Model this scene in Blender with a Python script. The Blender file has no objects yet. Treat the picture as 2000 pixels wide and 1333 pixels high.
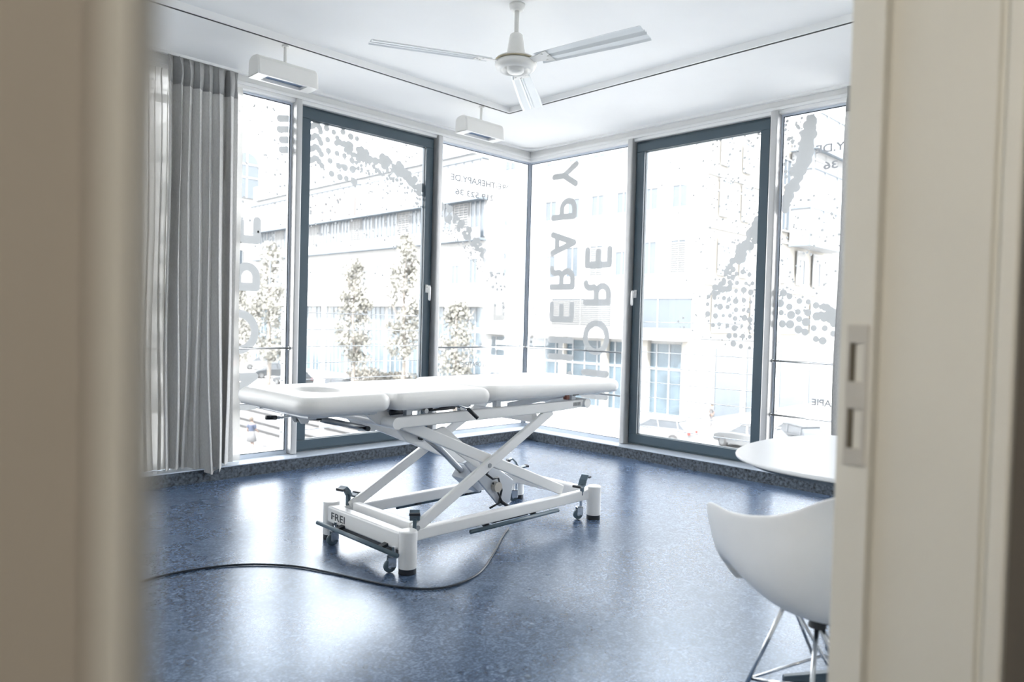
import bpy, bmesh, math, random
from mathutils import Vector, Matrix, Quaternion
sc = bpy.context.scene
COL = sc.collection
PI = math.pi
rnd = random.Random(7)

# ---------------------------------------------------------------- materials
def mat(name, col, rough=.5, metal=0., noise=0., nscale=20., bump=0., bscale=200., coat=0., spec=.5, trans=None):
    m = bpy.data.materials.new(name); m.use_nodes = True
    nt = m.node_tree; b = nt.nodes['Principled BSDF']
    c = (*col, 1.)
    b.inputs['Base Color'].default_value = c
    b.inputs['Roughness'].default_value = rough
    b.inputs['Metallic'].default_value = metal
    b.inputs['Specular IOR Level'].default_value = spec
    b.inputs['Coat Weight'].default_value = coat
    tc = nt.nodes.new('ShaderNodeTexCoord')
    if noise:
        n = nt.nodes.new('ShaderNodeTexNoise'); n.inputs['Scale'].default_value = nscale; n.inputs['Detail'].default_value = 5
        r = nt.nodes.new('ShaderNodeValToRGB')
        r.color_ramp.elements[0].position = .3; r.color_ramp.elements[1].position = .7
        r.color_ramp.elements[0].color = (*[x*(1-noise) for x in col], 1.)
        r.color_ramp.elements[1].color = (*[min(1., x*(1+noise)) for x in col], 1.)
        nt.links.new(tc.outputs['Object'], n.inputs['Vector']); nt.links.new(n.outputs['Fac'], r.inputs['Fac'])
        nt.links.new(r.outputs['Color'], b.inputs['Base Color'])
    if bump:
        n2 = nt.nodes.new('ShaderNodeTexNoise'); n2.inputs['Scale'].default_value = bscale
        bp = nt.nodes.new('ShaderNodeBump'); bp.inputs['Strength'].default_value = bump; bp.inputs['Distance'].default_value = .002
        nt.links.new(tc.outputs['Object'], n2.inputs['Vector']); nt.links.new(n2.outputs['Fac'], bp.inputs['Height'])
        nt.links.new(bp.outputs['Normal'], b.inputs['Normal'])
    return m

def glass_mat(name='window_glass', tint=(.98, .99, 1.)):
    m = bpy.data.materials.new(name); m.use_nodes = True; nt = m.node_tree; nt.nodes.clear()
    o = nt.nodes.new('ShaderNodeOutputMaterial'); t = nt.nodes.new('ShaderNodeBsdfTransparent'); g = nt.nodes.new('ShaderNodeBsdfGlossy')
    t.inputs['Color'].default_value = (*tint, 1); g.inputs['Roughness'].default_value = .02
    f = nt.nodes.new('ShaderNodeFresnel'); f.inputs['IOR'].default_value = 1.35
    mx = nt.nodes.new('ShaderNodeMixShader')
    nt.links.new(f.outputs[0], mx.inputs[0]); nt.links.new(t.outputs[0], mx.inputs[1]); nt.links.new(g.outputs[0], mx.inputs[2])
    nt.links.new(mx.outputs[0], o.inputs['Surface'])
    return m

def sheet_mat(name, dcol, tcol, transp=0., weave=0.):
    """thin cloth or film that lets light through"""
    m = bpy.data.materials.new(name); m.use_nodes = True; nt = m.node_tree; nt.nodes.clear()
    o = nt.nodes.new('ShaderNodeOutputMaterial'); d = nt.nodes.new('ShaderNodeBsdfDiffuse'); t = nt.nodes.new('ShaderNodeBsdfTranslucent')
    d.inputs['Color'].default_value = (*dcol, 1); t.inputs['Color'].default_value = (*tcol, 1)
    a = nt.nodes.new('ShaderNodeAddShader'); nt.links.new(d.outputs[0], a.inputs[0]); nt.links.new(t.outputs[0], a.inputs[1])
    out = a.outputs[0]
    if weave:
        tc = nt.nodes.new('ShaderNodeTexCoord')
        mp = nt.nodes.new('ShaderNodeMapping'); mp.inputs['Scale'].default_value = (60, 60, 9)
        n = nt.nodes.new('ShaderNodeTexNoise'); n.inputs['Scale'].default_value = 6.; n.inputs['Detail'].default_value = 6
        r = nt.nodes.new('ShaderNodeValToRGB')
        r.color_ramp.elements[0].color = (*[x*(1-weave) for x in dcol], 1); r.color_ramp.elements[1].color = (*[min(1, x*(1+weave)) for x in dcol], 1)
        nt.links.new(tc.outputs['Object'], mp.inputs[0]); nt.links.new(mp.outputs[0], n.inputs['Vector'])
        nt.links.new(n.outputs['Fac'], r.inputs[0]); nt.links.new(r.outputs[0], d.inputs['Color'])
    if transp:
        tr = nt.nodes.new('ShaderNodeBsdfTransparent'); mx = nt.nodes.new('ShaderNodeMixShader'); mx.inputs[0].default_value = transp
        nt.links.new(out, mx.inputs[1]); nt.links.new(tr.outputs[0], mx.inputs[2]); out = mx.outputs[0]
    nt.links.new(out, o.inputs['Surface'])
    return m

def floor_mat():
    m = bpy.data.materials.new('linoleum'); m.use_nodes = True; nt = m.node_tree; b = nt.nodes['Principled BSDF']
    tc = nt.nodes.new('ShaderNodeTexCoord')
    n1 = nt.nodes.new('ShaderNodeTexNoise'); n1.inputs['Scale'].default_value = 26; n1.inputs['Detail'].default_value = 8; n1.inputs['Distortion'].default_value = 1.6
    n2 = nt.nodes.new('ShaderNodeTexNoise'); n2.inputs['Scale'].default_value = 2.3; n2.inputs['Detail'].default_value = 4
    n3 = nt.nodes.new('ShaderNodeTexNoise'); n3.inputs['Scale'].default_value = 95; n3.inputs['Detail'].default_value = 3
    mx = nt.nodes.new('ShaderNodeMath'); mx.operation = 'ADD'
    mm = nt.nodes.new('ShaderNodeMath'); mm.operation = 'MULTIPLY'; mm.inputs[1].default_value = .5
    for n in (n1, n2, n3): nt.links.new(tc.outputs['Object'], n.inputs['Vector'])
    nt.links.new(n1.outputs['Fac'], mx.inputs[0]); nt.links.new(n3.outputs['Fac'], mx.inputs[1]); nt.links.new(mx.outputs[0], mm.inputs[0])
    r = nt.nodes.new('ShaderNodeValToRGB')
    e = r.color_ramp.elements; e[0].position = .39; e[0].color = (.026, .043, .078, 1); e[1].position = .64; e[1].color = (.17, .235, .35, 1)
    k = e.new(.5); k.color = (.058, .094, .165, 1)
    nt.links.new(mm.outputs[0], r.inputs[0]); nt.links.new(r.outputs[0], b.inputs['Base Color'])
    rr = nt.nodes.new('ShaderNodeMapRange'); rr.inputs[3].default_value = .22; rr.inputs[4].default_value = .33
    nt.links.new(n2.outputs['Fac'], rr.inputs[0]); nt.links.new(rr.outputs[0], b.inputs['Roughness'])
    b.inputs['Specular IOR Level'].default_value = .82
    b.inputs['Specular Tint'].default_value = (.66, .83, 1., 1)  # blue cast of the reflected sky is put into the specular colour
    bp = nt.nodes.new('ShaderNodeBump'); bp.inputs['Strength'].default_value = .06; bp.inputs['Distance'].default_value = .002
    nt.links.new(n1.outputs['Fac'], bp.inputs['Height']); nt.links.new(bp.outputs[0], b.inputs['Normal'])
    return m

M = {}
M['floor'] = floor_mat()
M['plinth'] = mat('plinth_linoleum', (.062, .078, .098), .6, noise=.95, nscale=48, bump=.2)
M['ceiling'] = mat('ceiling_paint', (.88, .88, .87), .9, noise=.012, nscale=3, bump=.05)
M['wall'] = mat('wall_paint', (.88, .88, .86), .9, noise=.015, nscale=4, bump=.08)
M['corridor'] = mat('corridor_paint', (.33, .295, .25), .9, noise=.02, nscale=4)
M['jamb'] = mat('cream_lacquer', (.62, .60, .54), .42, noise=.015, nscale=5)
M['gap_shade'] = mat('gap_shade_paint', (.05, .05, .05), .8)
M['header'] = mat('white_metal_head', (.82, .82, .81), .45, noise=.01)
M['alu'] = mat('grey_aluminium', (.52, .52, .52), .42, metal=.35, noise=.02, nscale=8)
M['sill'] = mat('sill_plate', (.62, .68, .76), .32, metal=.3, noise=.02)
M['slate'] = mat('slate_lacquer', (.055, .085, .108), .34, noise=.03, nscale=6)
M['gasket'] = mat('black_gasket', (.03, .045, .06), .5)
M['glass'] = glass_mat()
M['vinyl'] = sheet_mat('grey_vinyl', (.095, .098, .099), (.088, .091, .092), .0)
M['vinyl2'] = sheet_mat('pale_vinyl', (.05, .052, .055), (.06, .062, .065), .0)
M['curtain'] = sheet_mat('grey_linen', (.52, .515, .505), (.068, .068, .067), .0, weave=.3)
M['voile'] = sheet_mat('white_voile', (.46, .45, .43), (.17, .17, .165), .06, weave=.1)
M['band'] = sheet_mat('grey_heading_tape', (.36, .36, .355), (.05, .05, .05), 0., weave=.25)
M['white'] = mat('white_powder_coat', (.88, .872, .855), .35, noise=.01, nscale=9, coat=.2)
M['greyw'] = mat('light_grey_steel', (.55, .58, .62), .35, metal=.2, noise=.02)
M['vinylpad'] = mat('white_leatherette', (.90, .885, .86), .38, noise=.01, nscale=12, bump=.12, bscale=600)
M['chrome'] = mat('chrome', (.78, .80, .82), .12, metal=1., noise=.02)
M['steel'] = mat('brushed_steel', (.42, .43, .44), .33, metal=.9, noise=.05)
M['black'] = mat('black_plastic', (.018, .022, .028), .45, noise=.1)
M['slatebar'] = mat('slate_bar', (.09, .135, .17), .38, noise=.04)
M['cable'] = mat('black_rubber', (.02, .03, .045), .38, noise=.08)
M['brown'] = mat('brown_rubber', (.20, .06, .035), .5, noise=.1)
M['fanwhite'] = mat('cream_enamel', (.78, .77, .74), .3, noise=.01)
M['brass'] = mat('aged_band', (.42, .37, .26), .35, metal=.6, noise=.05)
M['blade'] = mat('polished_blade', (.78, .80, .80), .5, metal=.1, noise=.015, nscale=3)
M['bluefilter'] = mat('blue_grille', (.12, .19, .30), .3, noise=.06)
M['shell'] = mat('white_shell', (.87, .87, .86), .36, noise=.008)
M['tabletop'] = mat('white_laminate', (.70, .72, .75), .3, noise=.008)
M['tableedge'] = mat('dark_edge', (.05, .07, .10), .5, noise=.05)
M['label'] = mat('grey_label', (.33, .33, .33), .5, noise=.35, nscale=60)
M['satin'] = mat('satin_nickel', (.50, .47, .42), .42, metal=.35, noise=.04)
M['slot_shade'] = mat('slot_shade_paint', (.10, .085, .06), .6)
# outdoors
M['asphalt'] = mat('pale_street', (.34, .34, .335), .9, noise=.10, nscale=.6)
M['gravel'] = mat('track_ballast', (.068, .066, .064), .95, noise=.5, nscale=2.5)
M['railm'] = mat('rail_steel', (.03, .03, .03), .5, metal=.2, noise=.2)
M['bwhite'] = mat('white_render', (.27, .27, .265), .9, noise=.03, nscale=.5)
M['bcream'] = mat('cream_render', (.235, .225, .205), .9, noise=.04, nscale=.5)
M['bpanel'] = mat('metal_panel', (.20, .205, .21), .6, noise=.03, nscale=1)
M['bglass'] = mat('facade_glass', (.052, .064, .076), .25, noise=.12, nscale=.35)
M['bglassd'] = mat('shop_glass', (.055, .075, .09), .25, noise=.35, nscale=.5)
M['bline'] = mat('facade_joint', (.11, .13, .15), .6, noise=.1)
M['blouv'] = mat('louvre', (.125, .125, .123), .6, noise=.05)
M['bpink'] = mat('pink_panel', (.10, .078, .072), .7, noise=.04)
M['tile'] = mat('roof_tile', (.11, .068, .045), .8, noise=.2, nscale=2)
M['leaf'] = mat('leaf', (.17, .167, .148), .8, noise=.35, nscale=1.2)
M['bark'] = mat('bark', (.15, .135, .12), .9, noise=.25, nscale=3)
M['hedge'] = mat('hedge_leaf', (.11, .104, .09), .85, noise=.35, nscale=1.5)
M['carwhite'] = mat('car_white', (.10, .10, .10), .25, noise=.01, coat=.5)
M['carblack'] = mat('car_dark', (.022, .025, .028), .25, noise=.05, coat=.5)
M['carred'] = mat('car_red', (.16, .018, .012), .3, noise=.03, coat=.5)
M['carsilver'] = mat('car_silver', (.065, .068, .07), .25, noise=.02, coat=.5)
M['carglass'] = mat('car_glass', (.028, .032, .036), .15, noise=.2, nscale=2)
M['tyre'] = mat('tyre', (.022, .022, .022), .8, noise=.1)
M['skin'] = mat('skin', (.10, .065, .05), .6, noise=.03)
M['navy'] = mat('navy_cloth', (.020, .027, .045), .9, noise=.1)
M['clothw'] = mat('white_cloth', (.072, .072, .074), .9, noise=.03)
M['hair'] = mat('hair', (.045, .035, .026), .8, noise=.2)
M['wire'] = mat('overhead_wire', (.12, .13, .14), .6, noise=.05)
M['signal'] = mat('signal_grey', (.07, .08, .09), .6, noise=.1)

# ---------------------------------------------------------------- helpers
class MB:
    def __init__(s): s.bm = bmesh.new()
    def box(s, x0, x1, y0, y1, z0, z1, T=None):
        v = [s.bm.verts.new((x, y, z)) for x in (x0, x1) for y in (y0, y1) for z in (z0, z1)]
        for f in ((0,1,3,2),(4,6,7,5),(0,4,5,1),(2,3,7,6),(0,2,6,4),(1,5,7,3)): s.bm.faces.new([v[i] for i in f])
        if T is not None:
            for q in v: q.co = T @ q.co
        return s
    def bar(s, a, b, w, h, up=(0,0,1)):
        """box beam from a to b, w across (sideways), h along up"""
        a = Vector(a); b = Vector(b); d = (b-a); L = d.length; d.normalize(); u = Vector(up)
        side = d.cross(u).normalized(); u = side.cross(d).normalized()
        T = Matrix((( d.x, side.x, u.x, a.x),(d.y, side.y, u.y, a.y),(d.z, side.z, u.z, a.z),(0,0,0,1)))
        return s.box(0, L, -w/2, w/2, -h/2, h/2, T)
    def ring_loft(s, rings, cap=True, close=True):
        vs = [[s.bm.verts.new(p) for p in r] for r in rings]
        n = len(vs[0])
        for i in range(len(vs)-1):
            for j in range(n if close else n-1):
                k = (j+1) % n
                s.bm.faces.new((vs[i][j], vs[i][k], vs[i+1][k], vs[i+1][j]))
        if cap and close:
            s.bm.faces.new(list(reversed(vs[0]))); s.bm.faces.new(vs[-1])
        return s
    def tube(s, pts, r, n=10, cap=True, radii=None):
        pts = [Vector(p) for p in pts]; rings = []; prev = None
        for i, p in enumerate(pts):
            if i == 0: d = pts[1]-pts[0]
            elif i == len(pts)-1: d = pts[-1]-pts[-2]
            else: d = (pts[i+1]-pts[i]).normalized()+(pts[i]-pts[i-1]).normalized()
            d.normalize()
            if prev is None:
                a = Vector((0,0,1)) if abs(d.z) < .9 else Vector((1,0,0)); u = d.cross(a).normalized()
            else:
                u = (prev - d*prev.dot(d)).normalized()
            prev = u; w = d.cross(u)
            rr = radii[i] if radii else r
            rings.append([p + (u*math.cos(2*PI*k/n)+w*math.sin(2*PI*k/n))*rr for k in range(n)])
        return s.ring_loft(rings, cap)
    def lathe(s, prof, c=(0,0,0), n=32, axis='z'):
        rings = []
        for r, z in prof:
            ring = []
            for k in range(n):
                a = 2*PI*k/n; p = (r*math.cos(a), r*math.sin(a), z)
                if axis == 'x': p = (p[2], p[0], p[1])
                if axis == 'y': p = (p[1], p[2], p[0])
                ring.append((c[0]+p[0], c[1]+p[1], c[2]+p[2]))
            rings.append(ring)
        return s.ring_loft(rings)
    def prism(s, poly, a, b, axis='y', T=None):
        """extrude a 2D outline between a and b along axis"""
        def P(u, v, t): return {'y': (u, t, v), 'x': (t, u, v), 'z': (u, v, t)}[axis]
        A = [s.bm.verts.new(P(u, v, a)) for u, v in poly]; B = [s.bm.verts.new(P(u, v, b)) for u, v in poly]; n = len(poly)
        s.bm.faces.new(A); s.bm.faces.new(list(reversed(B)))
        for i in range(n): s.bm.faces.new((A[i], B[i], B[(i+1) % n], A[(i+1) % n]))
        if T is not None:
            for q in A+B: q.co = T @ q.co
        return s
    def flat(s, poly, fn):
        vs = [s.bm.verts.new(fn(u, v)) for u, v in poly]; s.bm.faces.new(vs); return s
    def xform(s, T):
        for v in s.bm.verts: v.co = T @ v.co
        return s
    def build(s, name, m, parent=None, smooth=False, bevel=0., seg=2, solid=0., subsurf=0):
        bmesh.ops.recalc_face_normals(s.bm, faces=s.bm.faces)
        if parent is not None and parent.type == 'EMPTY' or (parent is not None):
            inv = WM(parent).inverted()
            s.xform(inv)
        me = bpy.data.meshes.new(name); s.bm.to_mesh(me); s.bm.free()
        for mm in (m if isinstance(m, (list, tuple)) else [m]): me.materials.append(mm)
        if smooth:
            for p in me.polygons: p.use_smooth = True
        o = bpy.data.objects.new(name, me); COL.objects.link(o)
        if parent is not None: o.parent = parent
        if solid:
            q = o.modifiers.new('solid', 'SOLIDIFY'); q.thickness = solid; q.offset = 0
        if subsurf:
            q = o.modifiers.new('sub', 'SUBSURF'); q.levels = subsurf; q.render_levels = subsurf
        if bevel:
            q = o.modifiers.new('bevel', 'BEVEL'); q.width = bevel; q.segments = seg; q.limit_method = 'ANGLE'; q.angle_limit = math.radians(40)
            if seg > 1: 
                for p in me.polygons: p.use_smooth = True
                w = o.modifiers.new('wn', 'WEIGHTED_NORMAL')
        return o

def build_each(mb, name, m, parent, **k):
    """every separate piece of the mesh becomes a part of its own"""
    left = set(mb.bm.verts); out = []
    while left:
        st = [left.pop()]; comp = set(st)
        while st:
            v = st.pop()
            for e in v.link_edges:
                w = e.other_vert(v)
                if w not in comp: comp.add(w); st.append(w)
        left -= comp; idx = {}; nb = MB()
        for v in comp: idx[v] = nb.bm.verts.new(v.co)
        for f in {f for v in comp for f in v.link_faces}: nb.bm.faces.new([idx[v] for v in f.verts])
        out.append(nb.build(name, m, parent, **k))
    mb.bm.free(); return out
def WM(o):
    m = o.matrix_basis.copy(); p = o.parent
    while p is not None: m = p.matrix_basis @ m; p = p.parent
    return m
def thing(name, label, cat, loc=(0,0,0), rz=0., group=None):
    o = bpy.data.objects.new(name, None); COL.objects.link(o); o.location = loc; o.rotation_euler = (0,0,rz)
    o.matrix_basis = Matrix.Translation(loc) @ Matrix.Rotation(rz, 4, 'Z')
    o.empty_display_size = .1
    o['label'] = label; o['category'] = cat
    if group: o['group'] = group
    return o
def tag(o, label, cat, group=None, kind=None):
    o['label'] = label; o['category'] = cat
    if group: o['group'] = group
    if kind: o['kind'] = kind
    return o
def struct(o, label=None, cat=None):
    o['kind'] = 'structure'
    if label: o['label'] = label; o['category'] = cat
    return o
def copy_tree(o, parent=None):
    c = o.copy(); COL.objects.link(c); c.parent = parent
    for ch in list(o.children): copy_tree(ch, c)
    return c
def text_mesh(txt, size, name, m, parent, T, depth=0., spacing=1., width=None, bold=0.):
    cu = bpy.data.curves.new('t', 'FONT'); cu.body = txt; cu.size = size; cu.space_character = spacing; cu.offset = bold; cu.extrude = depth
    to = bpy.data.objects.new('t', cu); COL.objects.link(to); bpy.context.view_layer.update()
    me = bpy.data.meshes.new_from_object(to.evaluated_get(bpy.context.evaluated_depsgraph_get()))
    bpy.data.objects.remove(to); bpy.data.curves.remove(cu)
    xs = [v.co.x for v in me.vertices]; w = max(xs)-min(xs); x0 = min(xs)
    s = (width/w) if width else 1.
    me.transform(Matrix.Translation((0,0,0)) @ Matrix.Diagonal((s,1,1,1)) @ Matrix.Translation((-x0,0,0)))
    inv = WM(parent).inverted() if parent else Matrix()
    me.transform(inv @ T); me.materials.append(m)
    o = bpy.data.objects.new(name, me); COL.objects.link(o); o.parent = parent
    return o

# ---------------------------------------------------------------- room shell
ZC, ZI = 2.87, 2.915          # ceiling band by the windows, raised field
XL, YB, YR = -6.35, -4.73, -4.73
mb = MB(); mb.box(XL-.2, .2, -7.4, .2, -.3, 0.)
struct(mb.build('floor', M['floor']), 'dark blue marbled linoleum floor', 'floor')

mb = MB()
mb.box(XL-.2, .25, -.835, .25, ZC, ZC+.4)                # band along the left window wall
mb.box(-1.125, .25, YB-.2, -.835, ZC, ZC+.4)             # band along the right window wall
mb.box(XL-.2, -1.140, YB-.2, -.850, ZI, ZC+.4)           # raised field
mb.box(XL-.2, -1.140, -.862, -.850, ZC+.003, ZI)         # edge strips of the raised field
mb.box(-1.152, -1.140, YB, -.862, ZC+.003, ZI)
mb.box(XL-.2, .25, -7.4, YB-.2, 2.62, ZC+.4)             # corridor
struct(mb.build('ceiling', M['ceiling']), 'white suspended ceiling with a raised centre field', 'ceiling')
mb = MB(); mb.box(XL-.2, -1.125, -.850, -.835, ZC+.0015, ZC+.3); mb.box(-1.140, -1.125, YB, -.850, ZC+.0015, ZC+.3)  # filler strips; the shade inside the gap is put into their dark colour
struct(mb.build('trim_1', M['gap_shade']), 'thin strip coloured dark as the shade of the gap round the raised ceiling field', 'trim')

# window head, plinth and sill
mb = MB(); mb.box(XL, .12, -.055, .12, 2.776, ZC); mb.box(-.055, .12, YB, -.055, 2.776, ZC)
mb.box(XL, .12, -.075, -.055, 2.80, 2.825); mb.box(-.075, -.055, YB, -.075, 2.80, 2.825)
struct(mb.build('trim_2', M['header'], bevel=.004, seg=2), 'white head profile above the window bands', 'trim')
mb = MB()
mb.box(XL, .12, -.19, .12, 0, .086)
struct(mb.build('baseboard_left', M['plinth']), 'dark speckled linoleum plinth below the left windows', 'baseboard')
mb = MB(); mb.box(-.19, .12, YB, -.19, 0, .086)
struct(mb.build('baseboard_right', M['plinth']), 'dark speckled linoleum plinth below the right windows', 'baseboard')
mb = MB(); mb.box(XL, .14, -.196, .14, .086, .093); mb.box(-.196, .14, YB, -.196, .086, .093)
struct(mb.build('trim_3', M['sill']), 'pale metal sill plate on top of the plinth', 'trim')
# curtain rail, rounded in the corner
rail = [(XL, -.125, 2.862), (-.30, -.125, 2.862)]
for k in range(9):
    a = PI/2*k/8; rail.append((-.30+.175*math.sin(a), -.30+.175*math.cos(a), 2.862))
rail.append((-.125, YB, 2.862))
mb = MB()
rings = []
for i, p in enumerate(rail):
    p = Vector(p)
    d = (Vector(rail[min(i+1, len(rail)-1)])-Vector(rail[max(i-1, 0)])).normalized(); s_ = d.cross(Vector((0,0,1)))
    rings.append([p+s_*a+Vector((0,0,b)) for a, b in ((-.014,-.010),(.014,-.010),(.014,.010),(-.014,.010))])
mb.ring_loft(rings)
tag(mb.build('curtain_rail', M['header']), 'slim white curtain rail curving round the ceiling corner above the windows', 'curtain rail')

# walls
mb = MB(); mb.box(XL-.2, XL, -7.4, .2, 0, ZC+.1)
struct(mb.build('wall_left', M['wall']), 'white wall at the far left end of the room', 'wall')
mb = MB(); mb.box(0.0, .2, YB-.2, -3.95, .0, ZC+.1); struct(mb.build('wall_right', M['wall']), 'white wall past the right windows', 'wall')
mb = MB()
mb.box(XL, -5.250, -4.93, -4.85, 0, ZC+.1); mb.box(-4.115, .2, -4.926, -4.85, 0, ZC+.1); mb.box(-5.250, -4.115, -4.926, -4.85, 2.165, ZC+.1)
struct(mb.build('wall_outer', M['corridor']), 'taupe corridor wall around the doorway', 'wall')
mb = MB(); mb.box(XL, -5.250, -4.85, -4.80, 0, ZC+.1); mb.box(-4.115, .2, -4.85, -4.80, 0, ZC+.1); mb.box(-5.250, -4.115, -4.85, -4.80, 2.165, ZC+.1)
struct(mb.build('wall_back', M['wall']), 'wall that holds the doorway', 'wall')
mb = MB(); mb.box(XL-.2, .2, -7.4, -7.2, 0, ZC+.1); struct(mb.build('wall_far', M['corridor']), 'corridor wall behind the doorway', 'wall')
mb = MB(); mb.box(0, .2, -7.4, YB-.2, 0, ZC+.1); struct(mb.build('wall_end', M['corridor']), 'end wall of the corridor', 'wall')

# door frame round the viewpoint
dr = bpy.data.objects.new('door_1', None); COL.objects.link(dr); struct(dr, 'cream lacquered door frame seen from the doorway', 'door frame')
def jamb_poly():
    return [(-4.18,-4.715),(-4.18,-4.763),(-4.150,-4.763),(-4.150,-4.899),(-4.141,-4.901),(-4.141,-4.907),(-4.152,-4.910),(-4.152,-4.928),(-4.148,-4.932),(-4.130,-4.932),(-4.130,-4.928),(-4.117,-4.926),(-4.117,-4.715)]
mb = MB(); mb.prism(jamb_poly(), 0, 2.16, 'z'); mb.build('jamb', M['jamb'], dr, bevel=.0025, seg=2)
lp = [(-5.248,-4.715),(-5.248,-4.932),(-5.246,-4.932)]
for k in range(9):
    a = PI/2*k/8; lp.append((-5.246+.016*math.sin(a), -4.916-.016*math.cos(a)))
lp += [(-5.230,-4.80),(-5.243,-4.763),(-5.243,-4.715)]
mb = MB(); mb.prism(lp, 0, 2.16, 'z'); mb.build('jamb', M['jamb'], dr, smooth=False)
mb = MB(); mb.box(-5.248, -4.117, -4.926, -4.715, 2.16, 2.165); mb.build('head', M['jamb'], dr)
mb = MB()
px0, px1 = -4.1835, -4.1795   # strike plate as a frame with two slots
ys, ye = -4.727, -4.757
for z0, z1 in ((.950,.975),(1.035,1.075),(1.133,1.160)): mb.box(px0, px1, ye, ys, z0, z1)
for z0, z1 in ((.975,1.035),(1.075,1.133)): mb.box(px0, px1, ye, ye+.006, z0, z1); mb.box(px0, px1, ys-.004, ys, z0, z1)
sp = mb.build('strike_plate', M['satin'], dr); sp['label'] = 'satin metal strike plate with two slots'
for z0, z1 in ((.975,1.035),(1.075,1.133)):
    mb = MB(); mb.box(-4.1815, -4.1802, ys-.012, ys-.004, z0, z1); mb.build('slot_shade', M['slot_shade'], sp)  # dark strip along one side stands in for the shade inside the slot

# ---------------------------------------------------------------- windows
# left window wall is the plane y=0 (u = x), right one the plane x=0 (u = -y); inside is negative
def WB(side):
    """box in wall coordinates: u along the wall, n = distance into the room (positive), z"""
    def f(mb, u0, u1, n0, n1, z0, z1):
        if side == 'L': mb.box(u0, u1, -n1, -n0, z0, z1)
        else: mb.box(-n1, -n0, -u1, -u0, z0, z1)
    return f
def WP(side, u, n, z): return (u, -n, z) if side == 'L' else (-n, -u, z)
ZT = 2.776; ZS = .093
wn = 0
def window_root(label):
    global wn
    wn += 1
    o = bpy.data.objects.new('window_%d' % wn, None); COL.objects.link(o); return struct(o, label, 'window')
def fixed_window(side, u0, u1, label, g=.014):
    r = window_root(label); B = WB(side); mb = MB()
    B(mb, u0, u1, -.03, .012, ZS, ZS+.028); B(mb, u0, u1, -.03, .012, ZT-.016, ZT)
    B(mb, u0, u0+g, -.03, .010, ZS, ZT); B(mb, u1-g, u1, -.03, .010, ZS, ZT)
    fr = mb.build('frame', M['sill'], r)
    mb = MB(); B(mb, u0+g, u1-g, .000, .006, ZT-.022, ZT-.016); B(mb, u0+g, u0+g+.006, 0, .006, ZS+.028, ZT-.02); B(mb, u1-g-.006, u1-g, 0, .006, ZS+.028, ZT-.02)
    B(mb, u0+g, u1-g, .0, .006, ZS+.028, ZS+.033)
    mb.build('gasket', M['gasket'], r)
    mb = MB(); B(mb, u0+g, u1-g, -.012, -.006, ZS+.028, ZT-.016); mb.build('pane', M['glass'], r)
    return r
def sash_window(side, u0, u1, hu, label):
    r = window_root(label); B = WB(side)
    mb = MB(); w = .045
    B(mb, u0, u1, -.05, .015, ZS+.004, ZS+.05); B(mb, u0, u1, -.05, .015, ZT-.04, ZT)
    B(mb, u0, u0+w, -.05, .015, ZS+.05, ZT-.04); B(mb, u1-w, u1, -.05, .015, ZS+.05, ZT-.04)
    mb.build('frame', M['slate'], r, bevel=.003)
    mb = MB(); a0, a1, z0, z1, w = u0+.022, u1-.022, ZS+.022, ZT-.022, .075
    B(mb, a0, a1, .015, .038, z0, z0+w); B(mb, a0, a1, .015, .038, z1-w, z1)
    B(mb, a0, a0+w, .015, .038, z0+w, z1-w); B(mb, a1-w, a1, .015, .038, z0+w, z1-w)
    B(mb, a0+w-.004, a1-w+.004, -.02, .015, z0+w-.01, z0+w+.004); B(mb, a0+w-.004, a1-w+.004, -.02, .015, z1-w-.004, z1-w+.01)
    B(mb, a0+w-.012, a0+w+.004, -.02, .015, z0+w, z1-w); B(mb, a1-w-.004, a1-w+.012, -.02, .015, z0+w, z1-w)
    mb.build('sash', M['slate'], r, bevel=.004)
    mb = MB(); B(mb, a0+w, a1-w, -.012, -.006, z0+w, z1-w); mb.build('pane', M['glass'], r)
    # handle
    mb = MB(); P = lambda u, n, z: WP(side, u, n, z)
    B(mb, hu-.014, hu+.014, .038, .046, 1.395, 1.465)
    mb.tube([P(hu, .046, 1.448), P(hu, .085, 1.448)], .009)
    s = 1 if side == 'R' else -1
    mb.tube([P(hu, .082, 1.456), P(hu, .085, 1.44), P(hu, .087, 1.39), P(hu, .086, 1.335), P(hu, .083, 1.328)], .010, radii=[.009,.011,.0105,.0105,.008])
    h = mb.build('handle', M['white'], r, smooth=True); h['label'] = 'white lever handle'
    return r, (a0+w, a1-w, z0+w, z1-w)

wL3 = fixed_window('L', -5.30, -3.98, 'tall fixed pane of the left wall hidden behind the grey curtain')
wL1 = fixed_window('L', -3.93, -2.625, 'tall fixed left pane with rotated grey lettering beside the grey curtain')
wD1, rD1 = sash_window('L', -2.58, -1.258, -1.325, 'tall dark slate framed casement window of the left wall')
wC1 = fixed_window('L', -1.208, -.012, 'tall fixed pane left of the room corner with small web address lettering')
wC2 = fixed_window('R', .012, 1.275, 'tall fixed pane right of the room corner with large rotated lettering')
wD2, rD2 = sash_window('R', 1.328, 2.595, 1.375, 'tall dark slate framed casement window of the right wall')
wR1 = fixed_window('R', 2.65, 3.93, 'tall fixed pane at the right with grey dots beside the narrow curtain')
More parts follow.
